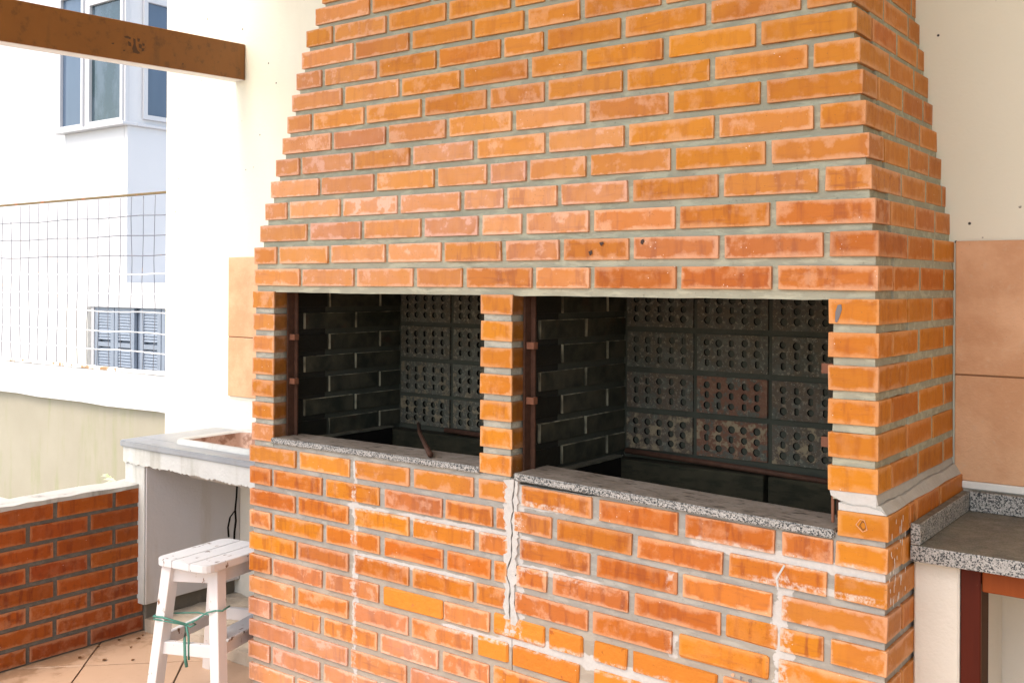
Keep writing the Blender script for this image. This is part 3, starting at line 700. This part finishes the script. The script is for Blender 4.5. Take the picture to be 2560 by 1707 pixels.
for i in range(-14, 16):
    for j in range(-22, 14):
        a = (-.865+.478*(i+.5)); b_ = (-.56+.478*(j+.5)); cx, cy = (a+b_)/2, (a-b_)/2
        if not (-1.1 < cx < 4.3 and -4.5 < cy < .85): continue
        if cx < -1.06: continue
        if cx-.24 < -.865 or cy+.24 > D or not in_view((cx, cy, FLOOR), 160) or cx > .3:
            if cx-.24 > -.98 and cy+.24 < D:
                bmesh.ops.create_cube(fst, size=1, matrix=Matrix.Translation((cx, cy, FLOOR-.003)) @ Matrix.Rotation(math.radians(45), 4, 'Z') @ Matrix.Diagonal((s2-.005, s2-.005, .006, 1)))
            elif cy+.24 < D+.2: 
                o = meshobj('floor_tile', tm, None, fl, (cx, cy, FLOOR-.003)); o.rotation_euler.z = math.radians(45)
            continue
        o = meshobj('floor_tile', tm, None, fl, (cx, cy, FLOOR-.003)); o.rotation_euler.z = math.radians(45)
fo = bmobj('floor_tiling', fst, MFT, fl); fo['kind'] = 'stuff'

# outside ground
bm = bmesh.new(); bx(bm, -60, 60, -60, 60, -1.9, -1.47); struct(bmobj('ground', bm, mat_simple("yard_paving", (.42, .40, .36), .9, 0, .2, .15, 2)))

# ------------------------------------------------------------ low brick wall
lw = thing('low_brick_wall', 'low dark red brick wall with white capping joining the sink counter', 'wall', (0, 0, 0))
XW = -.872
MBR = None
MBL = mat_brick('brick_clay_dark_red', tone=.66); stl = Stuff()
for r in range(8):
    zt = -.833-.0703*r
    ed = [.186]
    y = .186
    first = .115 if r % 2 == 0 else .2145
    segs = []; y1 = .186; L = first
    while y1 > -1.9: segs.append((y1-L, y1)); y1 -= L+.0165; L = .2155
    for (a, b_) in segs:
        brick(lw, XW-.105, XW, a, b_, zt-.055, zt, (.9+rc(-.3, .1), .12+rc(0, .2)+(.2 if r > 4 else 0), 0, .75+rc(-.3, .25)), MBL, stuff=stl)
stl.done('hidden_brickwork', MB, lw)
MML = mat_mortar("mortar_low_wall", (.105, .093, .078), (.15, .135, .115))
rough_box('mortar', XW-.1, XW-.006, -1.9, .184, FLOOR, -.8335, MML, lw, .06, .0012, 31)
rough_box('capping', XW-.125, XW+.0015, -1.9, .186, -.8333, -.817, mat_plaster("old_white_cap", (.36, .35, .32), (.48, .47, .44), 14, ((.10, .085, .065), .8), bump=.8), lw, .05, .0022, 33)

# ------------------------------------------------------------ sink counter
sk = thing('sink_counter', 'white masonry sink counter with grey marble top in the left corner', 'counter')
MMAR = mat_plaster("grey_marble", (.20, .215, .235), (.33, .34, .35), 14, ((.22, .215, .20), .6), bump=.2, rough=.35)
MOW = mat_plaster("flaking_whitewash", (.46, .46, .43), (.56, .56, .54), 14, ((.26, .24, .18), .6), bump=.8)
MIN = mat_plaster("alcove_plaster", (.50, .47, .46), (.56, .53, .52), 4, ((.38, .30, .20), .45), bump=.4)
out = chip(-.994, -.012, 16, .150, .0022, 12)
# the top as four strips round the basin opening
bx0, bx1, by0, by1 = -.735, -.30, .245, .56
slab('counter_top', [(-.988, .162), (-.978, .1515)]+chip(-.94, -.0125, 16, .150, .0022, 12)+[(-.0125, by0), (-.994, by0)], -.6800, -.6570, MMAR, sk, .003)
slab('counter_top', [(-.994, by0+.0005), (bx0, by0+.0005), (bx0, D-.001), (-.994, D-.001)], -.6798, -.6572, MMAR, sk, .002)
slab('counter_top', [(bx1, by0+.0005), (-.0125, by0+.0005), (-.0125, D-.001), (bx1, D-.001)], -.6798, -.6572, MMAR, sk, .002)
slab('counter_top', [(bx0+.0005, by1), (bx1-.0005, by1), (bx1-.0005, D-.001), (bx0+.0005, D-.001)], -.6798, -.6572, MMAR, sk, .002)
# basin with a thick worn rim
kbz = NT("stained_basin"); P = kbz.wpos(); MBAS = kbz.out(kbz.mix(kbz.ss(kbz.noise(P, 22, 5, .65), .45, .6), (.55, .37, .28), (.30, .16, .10)), .5, .4)
def rrect(x0, x1, y0, y1, r, n=5):
    pts = []
    for cx, cy, a0 in ((x1-r, y1-r, 0), (x0+r, y1-r, 90), (x0+r, y0+r, 180), (x1-r, y0+r, 270)):
        for i in range(n+1): a = math.radians(a0+90*i/n); pts.append((cx+r*math.cos(a), cy+r*math.sin(a)))
    return pts
def loft(bm, rings, cap=True):
    vr = [[bm.verts.new(p) for p in r] for r in rings]
    for A, B in zip(vr, vr[1:]):
        for j in range(len(A)): bm.faces.new((A[j], A[(j+1) % len(A)], B[(j+1) % len(B)], B[j]))
    if cap: bm.faces.new(vr[-1])
    bmesh.ops.recalc_face_normals(bm, faces=bm.faces[:])
bm = bmesh.new()
R0 = rrect(bx0-.018, bx1+.018, by0-.018, by1+.018, .045); R1 = rrect(bx0-.014, bx1+.014, by0-.014, by1+.014, .043); R2 = rrect(bx0+.008, bx1-.008, by0+.008, by1-.008, .036); R3 = rrect(bx0+.016, bx1-.016, by0+.016, by1-.016, .03)
loft(bm, [[(x, y, -.6568) for x, y in R0], [(x, y, -.640) for x, y in R1], [(x, y, -.639) for x, y in R2], [(x, y, -.646) for x, y in R3]], False)
bmobj('basin_rim', bm, MOW, sk, smooth=True)
bm = bmesh.new(); R4 = rrect(bx0+.03, bx1-.03, by0+.03, by1-.03, .04); R5 = rrect(bx0+.002, bx1-.002, by0+.002, by1-.002, .05); R6 = rrect(bx0+.018, bx1-.018, by0+.018, by1-.018, .05)
loft(bm, [[(x, y, -.646) for x, y in R3], [(x, y, -.76) for x, y in R4]]); bmobj('basin', bm, MBAS, sk, smooth=True)
bm = bmesh.new(); loft(bm, [[(x, y, -.6805) for x, y in R5], [(x, y, -.765) for x, y in R5], [(x, y, -.785) for x, y in R6]]); bmobj('basin_underside', bm, MOW, sk, smooth=True)
# side wall of the alcove, ragged apron under the slab, rough plinth
box('side_support', -.960, -.830, .1705, D-.001, -1.275, -.681, MIN, sk, .002)
box('side_face', -.962, -.834, .164, .170, -1.275, -.7425, MOW, sk, .002)
box('outer_skin', -.966, -.9605, .171, D-.001, -1.40, -.682, MOW, sk)
box('footing', -.955, -.862, .19, D-.001, FLOOR, -1.276, mat_plaster("dark_concrete", (.10, .085, .07), (.20, .17, .13), 9, bump=.9), sk, .004)  # footing coloured darker than the plaster above it
R = random.Random(2); lo = [(-.966+.954*i/140, -.742-.007*i/140+.002*math.sin(i*.31)+R.uniform(-.0038, .0038)) for i in range(141)]
bm = bmesh.new(); prism(bm, [(-.966, -.6805)]+lo+[(-.012, -.6805)], .158, .180); bmesh.ops.triangulate(bm, faces=bm.faces[:]); bmobj('ragged_apron', bm, MOW, sk)
rough_box('plinth', -.861, -.012, .188, D-.001, FLOOR, -1.338, mat_plaster("rough_concrete", (.40, .33, .25), (.55, .48, .40), 8, ((.22, .17, .12), .6), bump=1.0), sk, .035, .004, 77)
# crack up the corner of the alcove
bm = bmesh.new(); cpts = [(.600, -.76), (.598, -.86), (.594, -.93), (.588, -.985), (.562, -1.01), (.552, -1.05), (.556, -1.09)]
for (a, b_) in zip(cpts, cpts[1:]):
    prism(bm, [(a[0]-.004, a[1]), (a[0]+.004, a[1]), (b_[0]+.004, b_[1]), (b_[0]-.004, b_[1])], -.8302, -.8285, 0)
for (a, b_) in zip([(.588, -.985), (.592, -1.03), (.585, -1.075)], [(.592, -1.03), (.585, -1.075), (.583, -1.12)]):
    prism(bm, [(a[0]-.0045, a[1]), (a[0]+.0045, a[1]), (b_[0]+.0045, b_[1]), (b_[0]-.0045, b_[1])], -.8302, -.8285, 0)
bmobj('crack', bm, MDEEP, sk)

# ------------------------------------------------------------ stool
stl_ = thing('wooden_stool', 'small white painted wooden stool with chipped seat and green strap round its legs', 'stool', (-.14, -.03, FLOOR))
def loc_(p): return (p[0]+.14, p[1]+.03, p[2]-FLOOR)
MSW = mat_paintwood("chipped_white_paint", (.62, .615, .61), (.13, .075, .045), .745); MSW2 = mat_paintwood("white_paint_legs", (.68, .65, .635), (.22, .12, .07), .765)
SA, SB, SCc = Vector((-.235, -.197)), Vector((-.012, -.163)), Vector((-.272, .105)); SDd = SB+SCc-SA
ex = (SB-SA).normalized(); ey = (SCc-SA).normalized()
wS, lS = (SB-SA).length, (SCc-SA).length
ZS = -.920
# three boards with rounded outer corners
R = random.Random(4)
cuts = [0, .345, .68, 1]
for bi in range(3):
    u0, u1 = cuts[bi]*wS+(.0007 if bi else 0), cuts[bi+1]*wS-(.0007 if bi < 2 else 0)
    pts = []
    def cor(u, v, su, sv):
        rr = .032; o = []
        for i in range(5):
            a = math.pi/2*i/4
            o.append((u-su*rr+su*rr*math.cos(a), v-sv*rr+sv*rr*math.sin(a)))
        return o
    c1 = cor(u1, 0, 1, -1)[::-1] if bi == 2 else [(u1, R.uniform(-.002, .002))]
    c2 = cor(u1, lS, 1, 1) if bi == 2 else [(u1, lS)]
    c3 = cor(u0, lS, -1, 1)[::-1] if bi == 0 else [(u0, lS)]
    c4 = cor(u0, 0, -1, -1) if bi == 0 else [(u0, R.uniform(-.002, .002))]
    poly = c1+c2+c3+c4
    P2 = [SA+ex*u+ey*v for u, v in poly]
    bm = bmesh.new(); prism(bm, [(p.x+.14, p.y+.03) for p in P2], ZS-.024-FLOOR, ZS-FLOOR, 2)
    bmesh.ops.bevel(bm, geom=[e for e in bm.edges if abs(e.verts[0].co.z-e.verts[1].co.z) < 1e-5], offset=.002, segments=2, affect='EDGES')
    bmobj('seat_board', bm, MSW, stl_)
def plank(name, p, q, w, t, side, mat, parent, w2=None):
    """rectangular bar from p to q; w along side, t across"""
    p, q = Vector(p), Vector(q); d = (q-p).normalized(); s = Vector(side); s = (s-d*s.dot(d)).normalized(); n = d.cross(s)
    bm = bmesh.new(); w2 = w2 or w
    rings = [[bm.verts.new(c_+s*a*ww/2+n*b_*t/2) for a, b_ in ((-1, -1), (1, -1), (1, 1), (-1, 1))] for c_, ww in ((p, w), (q, w2))]
    bm.faces.new(rings[0]); bm.faces.new(rings[1][::-1])
    for i in range(4): bm.faces.new((rings[0][i], rings[0][(i+1) % 4], rings[1][(i+1) % 4], rings[1][i]))
    bmesh.ops.bevel(bm, geom=bm.edges[:], offset=.0018, segments=1, affect='EDGES'); bmesh.ops.recalc_face_normals(bm, faces=bm.faces[:])
    return bmobj(name, bm, mat, parent)
def V3(v2, z): return Vector((v2.x, v2.y, z))
tops = {'fl': Vector((-.205, -.155)), 'fr': Vector((-.071, -.080)), 'bl': Vector((-.239, .052)), 'br': Vector((-.105, .127))}
feet = {'fl': Vector((-.237, -.197)), 'fr': Vector((-.010, -.113)), 'bl': Vector((-.356, .110)), 'br': Vector((-.129, .194))}
legs = {}
for kx in tops:
    p, q_ = V3(tops[kx], ZS-.0245), V3(feet[kx], FLOOR)
    legs[kx] = (p, q_); plank('leg', loc_(p), loc_(q_), .040, .040, (ex.x, ex.y, 0), MSW2, stl_, .036)
def at(kx, z): p, q_ = legs[kx]; t = (z-p.z)/(q_.z-p.z); return p+(q_-p)*t
for a, b_ in (('fl', 'fr'), ('fr', 'br'), ('bl', 'br'), ('fl', 'bl')):
    plank('apron', loc_(at(a, ZS-.052)), loc_(at(b_, ZS-.052)), .052, .016, (0, 0, 1), MSW2, stl_)
for a, b_, z in (('fl', 'fr', -1.205), ('fr', 'br', -1.20), ('bl', 'br', -1.175), ('fl', 'bl', -1.19)):
    plank('stretcher', loc_(at(a, z)), loc_(at(b_, z)), .040, .020, (0, 0, 1), MSW2, stl_)
p0 = at('fr', -1.172)+Vector((-.012, .01, 0)); p1 = at('br', -1.172)+Vector((-.012, 0, 0)); plank('foot_rest', loc_(p0), loc_(p1), .075, .010, (ex.x, ex.y, 0), MSW, stl_)
# green strap
MG = mat_simple("green_strap", (.07, .22, .17), .5, 0, .4, .3, 60)
def ribbon(pts, w=.007): 
    bm = bmesh.new(); tube(bm, pts, w/2, 6); return bmobj('strap', bm, MG, g_, smooth=True)
g_ = thing('green_strap', 'green plastic strap tied in a bow between the legs of the white stool', 'strap', (0, 0, 0))
a0 = at('fl', -1.105); a1 = at('fr', -1.085)
frt = Vector((a1.x-a0.x, a1.y-a0.y, 0)).normalized(); nrm = Vector((frt.y, -frt.x, 0))
o1 = a0+nrm*.024-frt*.024; kn = a0+nrm*.020+frt*.085+Vector((0, 0, -.018)); e1 = a1+nrm*.022+frt*.004+Vector((0, 0, .012)); e2 = a1+frt*.026+nrm*.02+Vector((0, 0, .012))
ribbon([o1-nrm*.045, o1, o1+frt*.03+nrm*.001, kn]); ribbon([o1+Vector((0, 0, -.008)), kn+Vector((0, 0, -.003))], .005)
ribbon([kn, kn+(e1-kn)*.35+Vector((0, 0, -.002)), kn+(e1-kn)*.7+Vector((0, 0, .006)), e1, e2, e2-nrm*.05], .006)
ribbon([kn, kn+Vector((.012, 0, .010))+frt*.012, kn+frt*.034+Vector((0, 0, .002)), kn+frt*.016+Vector((0, 0, -.008)), kn], .006)
ribbon([kn, kn+Vector((0, 0, -.05))-frt*.004, kn+Vector((0, 0, -.105))-frt*.002, kn+frt*.004+Vector((0, 0, -.135))], .010)
ribbon([kn, kn+Vector((0, 0, -.04))+frt*.010, kn+Vector((0, 0, -.112))+frt*.011], .007)
ribbon([a0+nrm*-.02+frt*.02, a0+frt*.10-nrm*.03+Vector((0, 0, .004)), a0+frt*.15-nrm*.01+Vector((0, 0, .006)), e1-nrm*.02], .005)

MDL = mat_simple("dry_leaf", (.16, .075, .03), .8, 0, .2, .4, 40)
R = random.Random(12)
for i, (x, y) in enumerate([(-.845, .07), (-.80, .12), (-.84, -.02), (-.74, .05), (-.70, -.08), (-.79, -.12), (-.62, -.02), (-.82, .15)]):
    bm = bmesh.new(); L = R.uniform(.012, .026); a = R.uniform(0, 3); w = L*.32
    P_ = [(-L/2, 0, .002), (-L*.15, w, .006), (L*.2, w*.8, .005), (L/2, 0, .003), (L*.2, -w*.8, .007), (-L*.15, -w, .005)]
    v = [bm.verts.new((p[0]*math.cos(a)-p[1]*math.sin(a), p[0]*math.sin(a)+p[1]*math.cos(a), p[2])) for p in P_]; m_ = bm.verts.new((0, 0, .0012))
    for j in range(6): bm.faces.new((v[j], v[(j+1) % 6], m_))
    tag(bmobj('dry_leaf', bm, MDL, None, (x, y, FLOOR)), 'small brown dry leaf on the floor tiles near the low brick wall', 'leaf', 'dry leaves scattered by the low wall')

# ------------------------------------------------------------ granite counter on the right
gc = thing('granite_counter', 'speckled granite counter with splashback on the right of the barbecue', 'counter')
box('counter_top', XB+.0035, 3.1, .146, D-.0155, -.634, -.599, MGR2, gc, .003, 2)
box('side_splash', XB+.0035, XB+.0240, .1465, D-.0165, -.5985, -.5525, MGR2, gc, .002)
box('back_splash', XB+.0245, 3.1, D-.034, D-.0150, -.5985, -.5495, MGR2, gc, .002)
box('masonry_support', XB+.0005, 2.093, .185, D-.001, FLOOR, -.6345, MPL, gc, .004)
ct = thing('wooden_stand', 'dark reddish wooden stand with orange rail under the granite counter', 'stand')
MDW = mat_wood("dark_red_wood", (.105, .016, .007), (.06, .010, .005), .4, 1, (.5, .4, .33)); MOWd = mat_wood("orange_wood", (.30, .07, .014), (.19, .04, .009), .35)
MWE = mat_wood("worn_wood_edge", (.10, .045, .02), (.05, .025, .015), .6, 1, (.35, .28, .2))
box('post', 2.0945, 2.1345, .190, .2585, FLOOR, -.6345, MDW, ct, .002); 
box('worn_edge', 2.1347, 2.1362, .1925, .2560, FLOOR+.001, -.670, MWE, ct)
box('rail', 2.1365, 3.05, .192, .225, -.687, -.6350, MOWd, ct, .002); box('post', 3.05, 3.09, .190, .2585, FLOOR, -.6345, MDW, ct, .002)

# ------------------------------------------------------------ beam
km = NT("stained_beam"); P = km.wpos(); n = km.noise(P, 5, 5, .65); n2 = km.noise(P, 28, 5, .65); nv = km.noise(P, 13, 3, .6, stretch=(1, 1, .12))
c = km.mix(n, (.27, .112, .022), (.19, .075, .016)); c = km.mix(km.math('MULTIPLY', km.ss(n2, .52, .7), .7), c, (.11, .05, .016)); c = km.mix(km.math('MULTIPLY', km.ss(nv, .58, .70), .35), c, (.10, .05, .02)); 
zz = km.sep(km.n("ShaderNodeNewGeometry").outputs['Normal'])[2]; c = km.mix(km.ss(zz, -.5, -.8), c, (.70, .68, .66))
km.bump(n2, .3, .002); MBEAM = km.out(c, .55, .4)
bmn = bmesh.new(); y0, y1 = -1.6, D-.001; dz = lambda y: (D-y)*(.957-.914)/(-1.0235)*-1*-1
def zb(y): return (D-y)*-.033
vsb = []
for y in (y0, y1):
    for (x, z) in ((-.878, .797), (-.813, .797), (-.813, .947), (-.878, .947)): vsb.append(bmn.verts.new((x, y, z+zb(y))))
for f in ((0, 1, 2, 3), (7, 6, 5, 4), (0, 4, 5, 1), (1, 5, 6, 2), (2, 6, 7, 3), (3, 7, 4, 0)): bmn.faces.new([vsb[i] for i in f])
bmesh.ops.bevel(bmn, geom=bmn.edges[:], offset=.002, segments=1, affect='EDGES'); bmesh.ops.recalc_face_normals(bmn, faces=bmn.faces[:])
BEAM = tag(bmobj('wooden_beam', bmn, MBEAM), 'stained brown wooden beam running into the white wall at upper left', 'beam')

MBM = mat_simple("beam_stain", (.07, .032, .012), .7)
bmm = bmesh.new()
for p in [[(0.0541, 0.8703), (0.0674, 0.8756), (0.0827, 0.8718), (0.0808, 0.8645), (0.0732, 0.8655), (0.0617, 0.8656)], [(0.0702, 0.8563), (0.0828, 0.8519), (0.0848, 0.8385), (0.0733, 0.8398)], [(0.0923, 0.8709), (0.102, 0.8693), (0.1033, 0.8454), (0.112, 0.828), (0.1237, 0.8198), (0.112, 0.816), (0.0927, 0.8176), (0.0887, 0.8323), (0.0944, 0.8506)], [(0.1097, 0.8743), (0.1214, 0.8749), (0.1187, 0.8622), (0.111, 0.8624)], [(0.1157, 0.8547), (0.1293, 0.8538), (0.1275, 0.8379), (0.1165, 0.841)], [(0.1305, 0.8593), (0.1411, 0.8595), (0.14, 0.8506), (0.1321, 0.8509)], [(0.1294, 0.84), (0.1412, 0.8422), (0.1373, 0.831), (0.1283, 0.8276)], [(0.0037, 0.8367), (0.0148, 0.8395), (0.013, 0.8337), (0.0048, 0.8322)], [(0.0506, 0.8201), (0.0601, 0.8218), (0.0582, 0.8164), (0.0514, 0.8144)], [(0.3081, 0.8158), (0.3144, 0.817), (0.3128, 0.8095), (0.3077, 0.81)]]:
    prism(bmm, p, -.8129, -.8125, 0)
bmesh.ops.triangulate(bmm, faces=bmm.faces[:]); bmobj('stain', bmm, MBM, BEAM)

# ------------------------------------------------------------ yard behind: retaining wall, mesh fence, leaf
yw = thing('retaining_wall', 'beige streaked retaining wall under the wire mesh fence', 'wall'); YF = 1.272
box('face', -14, -.6, YF+.02, YF+.16, -1.6, -.7655, mat_plaster("streaked_beige", (.27, .245, .185), (.36, .33, .26), 3, ((.25, .26, .14), .8)), yw)
rough_box('coping', -14, -.6, YF-.01, YF+.17, -.765, -.5600, MWW, yw, .25, .004, 9)
mf = thing('mesh_fence', 'rusty white wire mesh fence standing on the retaining wall', 'fence')
MWIRE = mat_simple("galvanised_wire", (.16, .16, .18), .5, .2, .4, .2, 30, ((.34, .22, .15), 12, .62)); MWP = mat_simple("white_wire", (.85, .82, .80), .6, 0, .4, .05, 30, ((.45, .30, .24), 15, .64))
MRAIL = mat_simple("rusty_ochre_rail", (.17, .12, .055), .7, .1, .3, .25, 14, ((.30, .12, .05), 9, .55))
box('top_rail', -8, -.9, YF-.008, YF+.008, .450, .463, MRAIL, mf, .002)
box('bottom_rail', -8, -.9, YF-.012, YF+.012, -.5590, -.5410, mat_simple("rusty_white_rail", (.80, .77, .73), .7, 0, .3, .05, 20, ((.33, .20, .10), 10, .55)), mf, .002)
R = random.Random(9)
x = -1.4
while x > -5.2:
    pts = []; ph = R.uniform(0, 6)
    for i in range(9): z = -.541+.987*i/8; pts.append((x+.004*math.sin(ph+i*1.3)+R.uniform(-.002, .002), YF+.003*math.sin(i+ph), z))
    bm = bmesh.new(); tube(bm, pts, .0021, 5); bmobj('vertical_wire', bm, MWIRE, mf, smooth=True); x -= .1128
for i, z in enumerate((.334, .223, .11, .004, -.11, -.214, -.329, -.437)):
    pts = []; xx = -1.3
    while xx > -5.6: pts.append((xx, YF-.006, z+.003*math.sin(xx*9+i)+R.uniform(-.001, .001)-.006*(i-3)*0)); xx -= .113
    bm = bmesh.new(); tube(bm, pts, .0030, 5); bmobj('horizontal_wire', bm, MWIRE if i < 3 else MWP, mf, smooth=True)
# pale leaf over the low wall
kl = NT("pale_leaf"); P = kl.pos(); MLEAF = kl.out(kl.mix(kl.ss(kl.noise(P, 30, 2), .4, .6), (.62, .74, .42), (.85, .88, .74)), .45, .4)
pl = thing('garden_plant', 'pale green leafy plant peeping over the low brick wall', 'plant', (-1.25, .33, -1.4))
MST = mat_simple("leaf_stem", (.12, .25, .06), .6)
R = random.Random(1)
def leaf(base, tip, w, nf=7):
    base, tip = Vector(base), Vector(tip); ax = tip-base; L = ax.length; ax.normalize(); sd = ax.cross(Vector((0, 0, 1))).normalized(); upv = sd.cross(ax)
    bm = bmesh.new()
    for i in range(nf):          # pleated lobes
        t = (i+.5)/nf; c0 = base+ax*L*t*.75
        for s in (-1, 1):
            e = c0+sd*s*w*math.sin(math.pi*(.2+.75*t))+ax*L*.28+upv*(-.02); m_ = (c0+e)/2+upv*.008; wd = ax*L/nf*.42
            v = [bm.verts.new(p) for p in (c0-wd, c0+wd, m_+wd+upv*.002, m_-wd, )]; bm.faces.new(v)
            bm.faces.new((v[3], v[2], bm.verts.new(e)))
    return bmobj('leaf', bm, MLEAF, pl)
for base, tip in (((.10, -.10, .50), (.30, -.14, .59)), ((.18, -.08, .50), (.12, -.15, .60)), ((.12, .0, .48), (.36, .05, .56)), ((.05, -.05, .45), (-.2, -.1, .5))): leaf(base, tip, .055)
bm = bmesh.new(); tube(bm, [(0, 0, -.07), (.04, -.03, .25), (.1, -.07, .5)], .006, 6); bmobj('stem', bm, MST, pl)

# ------------------------------------------------------------ neighbouring building
ab = thing('apartment_building', 'white apartment building with blue glazed corner bay behind the fence', 'building')
MBW = mat_plaster("white_render", (.56, .56, .57), (.59, .59, .60), 1); MFR = mat_simple("white_frame", (.50, .50, .515), .4, 0, .4, .02)
kg = NT("blue_glass"); P = kg.wpos(); MGL = kg.out(kg.mix(kg.noise(P, 1.5, 3, .5, stretch=(3, 3, .8)), (.045, .075, .125), (.085, .12, .18)), .15, .6)
kg = NT("teal_glass"); P = kg.wpos(); MGT = kg.out(kg.mix(kg.ss(kg.noise(P, 3, 4, .6, stretch=(1.6, 1, .8)), .4, .65), (.015, .035, .045), (.05, .075, .10)), .08, .8)
BY, BX = 3.037, -5.467
box('wall', -11.0, BX-1.025, BY+.30, BY+6, -1.8, 4.6, MBW, ab)
box('wall', BX-1.02, BX-.055, BY+.02, BY+6, -.045, 1.334, MBW, ab)
box('wall', BX-1.02, BX-.055, BY+.02, BY+6, 2.62, 4.6, MBW, ab)
box('wall', BX-1.02, 2.2, BY+.02, BY+6, -.2645, -.0455, MBW, ab); box('wall', BX-1.02, 2.2, BY+.02, BY+6, -1.8, -.86, MBW, ab)
def window(x0, x1, z0, z1, y, gm, parent=ab, fr=.035):
    bm = bmesh.new()
    for a in ((x0, x1, z0, z0+fr), (x0, x1, z1-fr, z1), (x0, x0+fr, z0+fr, z1-fr), (x1-fr, x1, z0+fr, z1-fr)): bx(bm, a[0], a[1], y-.03, y+.04, a[2], a[3])
    bmesh.ops.recalc_face_normals(bm, faces=bm.faces[:]); f = bmobj('window', bm, MFR, parent)
    box('pane', x0+fr-.003, x1-fr+.003, y-.002, y+.012, z0+fr-.003, z1-fr+.003, gm, f); return f
def window_s(y0, y1, z0, z1, x, gm, parent=ab, fr=.035):
    bm = bmesh.new()
    for a in ((y0, y1, z0, z0+fr), (y0, y1, z1-fr, z1), (y0, y0+fr, z0+fr, z1-fr), (y1-fr, y1, z0+fr, z1-fr)): bx(bm, x-.04, x+.03, a[0], a[1], a[2], a[3])
    bmesh.ops.recalc_face_normals(bm, faces=bm.faces[:]); f = bmobj('window', bm, MFR, parent)
    box('pane', x-.012, x+.002, y0+fr-.003, y1-fr+.003, z0+fr-.003, z1-fr+.003, gm, f); return f
window(-6.52, -6.108, 1.365, 2.615, BY, MGL, fr=.034); window(-6.035, -5.478, 1.367, 2.49, BY, MGT, fr=.036)
box('mullion', -6.107, -6.036, BY-.01, BY+.09, 1.365, 2.615, MFR, ab); box('lintel', -6.035, -5.478, BY-.01, BY+.09, 2.4905, 2.615, MFR, ab)
box('corner_post', -5.477, BX+.012, BY-.012, BY+.028, 1.364, 2.616, MFR, ab)
box('bay_side_wall', BX-.05, BX+.004, BY+.029, BY+.158, 1.3645, 2.615, MBW, ab); window_s(BY+.160, BY+.62, 1.405, 2.49, BX, MGL, fr=.04)
box('bay_side_wall', BX-.05, BX+.004, BY+.158, BY+6, 1.36, 1.4045, MBW, ab); box('bay_side_wall', BX-.05, BX+.004, BY+.621, BY+6, 1.405, 2.6, MBW, ab); box('bay_side_wall', BX-.05, BX+.004, BY+.158, BY+.62, 2.491, 2.6, MBW, ab)
box('window_sill', -6.56, BX+.03, BY-.05, BY+.095, 1.335, 1.362, MFR, ab, .004); box('window_sill', BX-.03, BX+.031, BY+.0955, BY+3, 1.335, 1.3595, MFR, ab, .004)
box('bay_side_wall', BX-.05, BX-.0005, BY+.02, BY+6, -.045, 1.334, MBW, ab)
# lower shuttered window
YL = BY+.05
MSH = mat_simple("blue_shutter", (.24, .28, .34), .5, 0, .4, .08); MSD = mat_simple("shutter_shade_gap", (.19, .23, .30), .6)
bm = bmesh.new()
for a in ((-6.05, -6.0, -.855, -.265), (-3.4, -3.35, -.855, -.265)): bx(bm, a[0], a[1], YL-.02, YL+.05, a[2], a[3])
lwn = bmobj('window', bm, MFR, ab)
x = -5.995; i = 0
while x < -3.7:
    w = .30
    bm = bmesh.new(); bx(bm, x, x+.05, YL-.01, YL+.02, -.858, -.266); bx(bm, x+w-.05, x+w, YL-.01, YL+.02, -.858, -.266); bx(bm, x+.05, x+w-.05, YL-.008, YL+.018, -.858, -.80); bx(bm, x+.05, x+w-.05, YL-.008, YL+.018, -.62, -.58); bx(bm, x+.05, x+w-.05, YL-.008, YL+.018, -.30, -.266)
    zz_ = -.79
    while zz_ < -.31:
        if not (-.635 < zz_ < -.575):   # closed louvres
            vv = [bm.verts.new(p) for p in ((x+.05, YL-.006, zz_), (x+w-.05, YL-.006, zz_), (x+w-.05, YL+.004, zz_+.025), (x+.05, YL+.004, zz_+.025))]; bm.faces.new(vv)
        zz_ += .026
    bmesh.ops.recalc_face_normals(bm, faces=bm.faces[:])
    bmobj('shutter', bm, MSH, lwn); x += w+(.09 if i % 2 else .012); i += 1
box('pane', -6.0, -3.4, YL+.03, YL+.04, -.858, -.266, MSD, lwn)
box('window_reveal', -6.485, -6.052, YL-.05, YL+.05, -.858, -.266, mat_simple("cream_reveal", (.62, .60, .55), .8), ab)
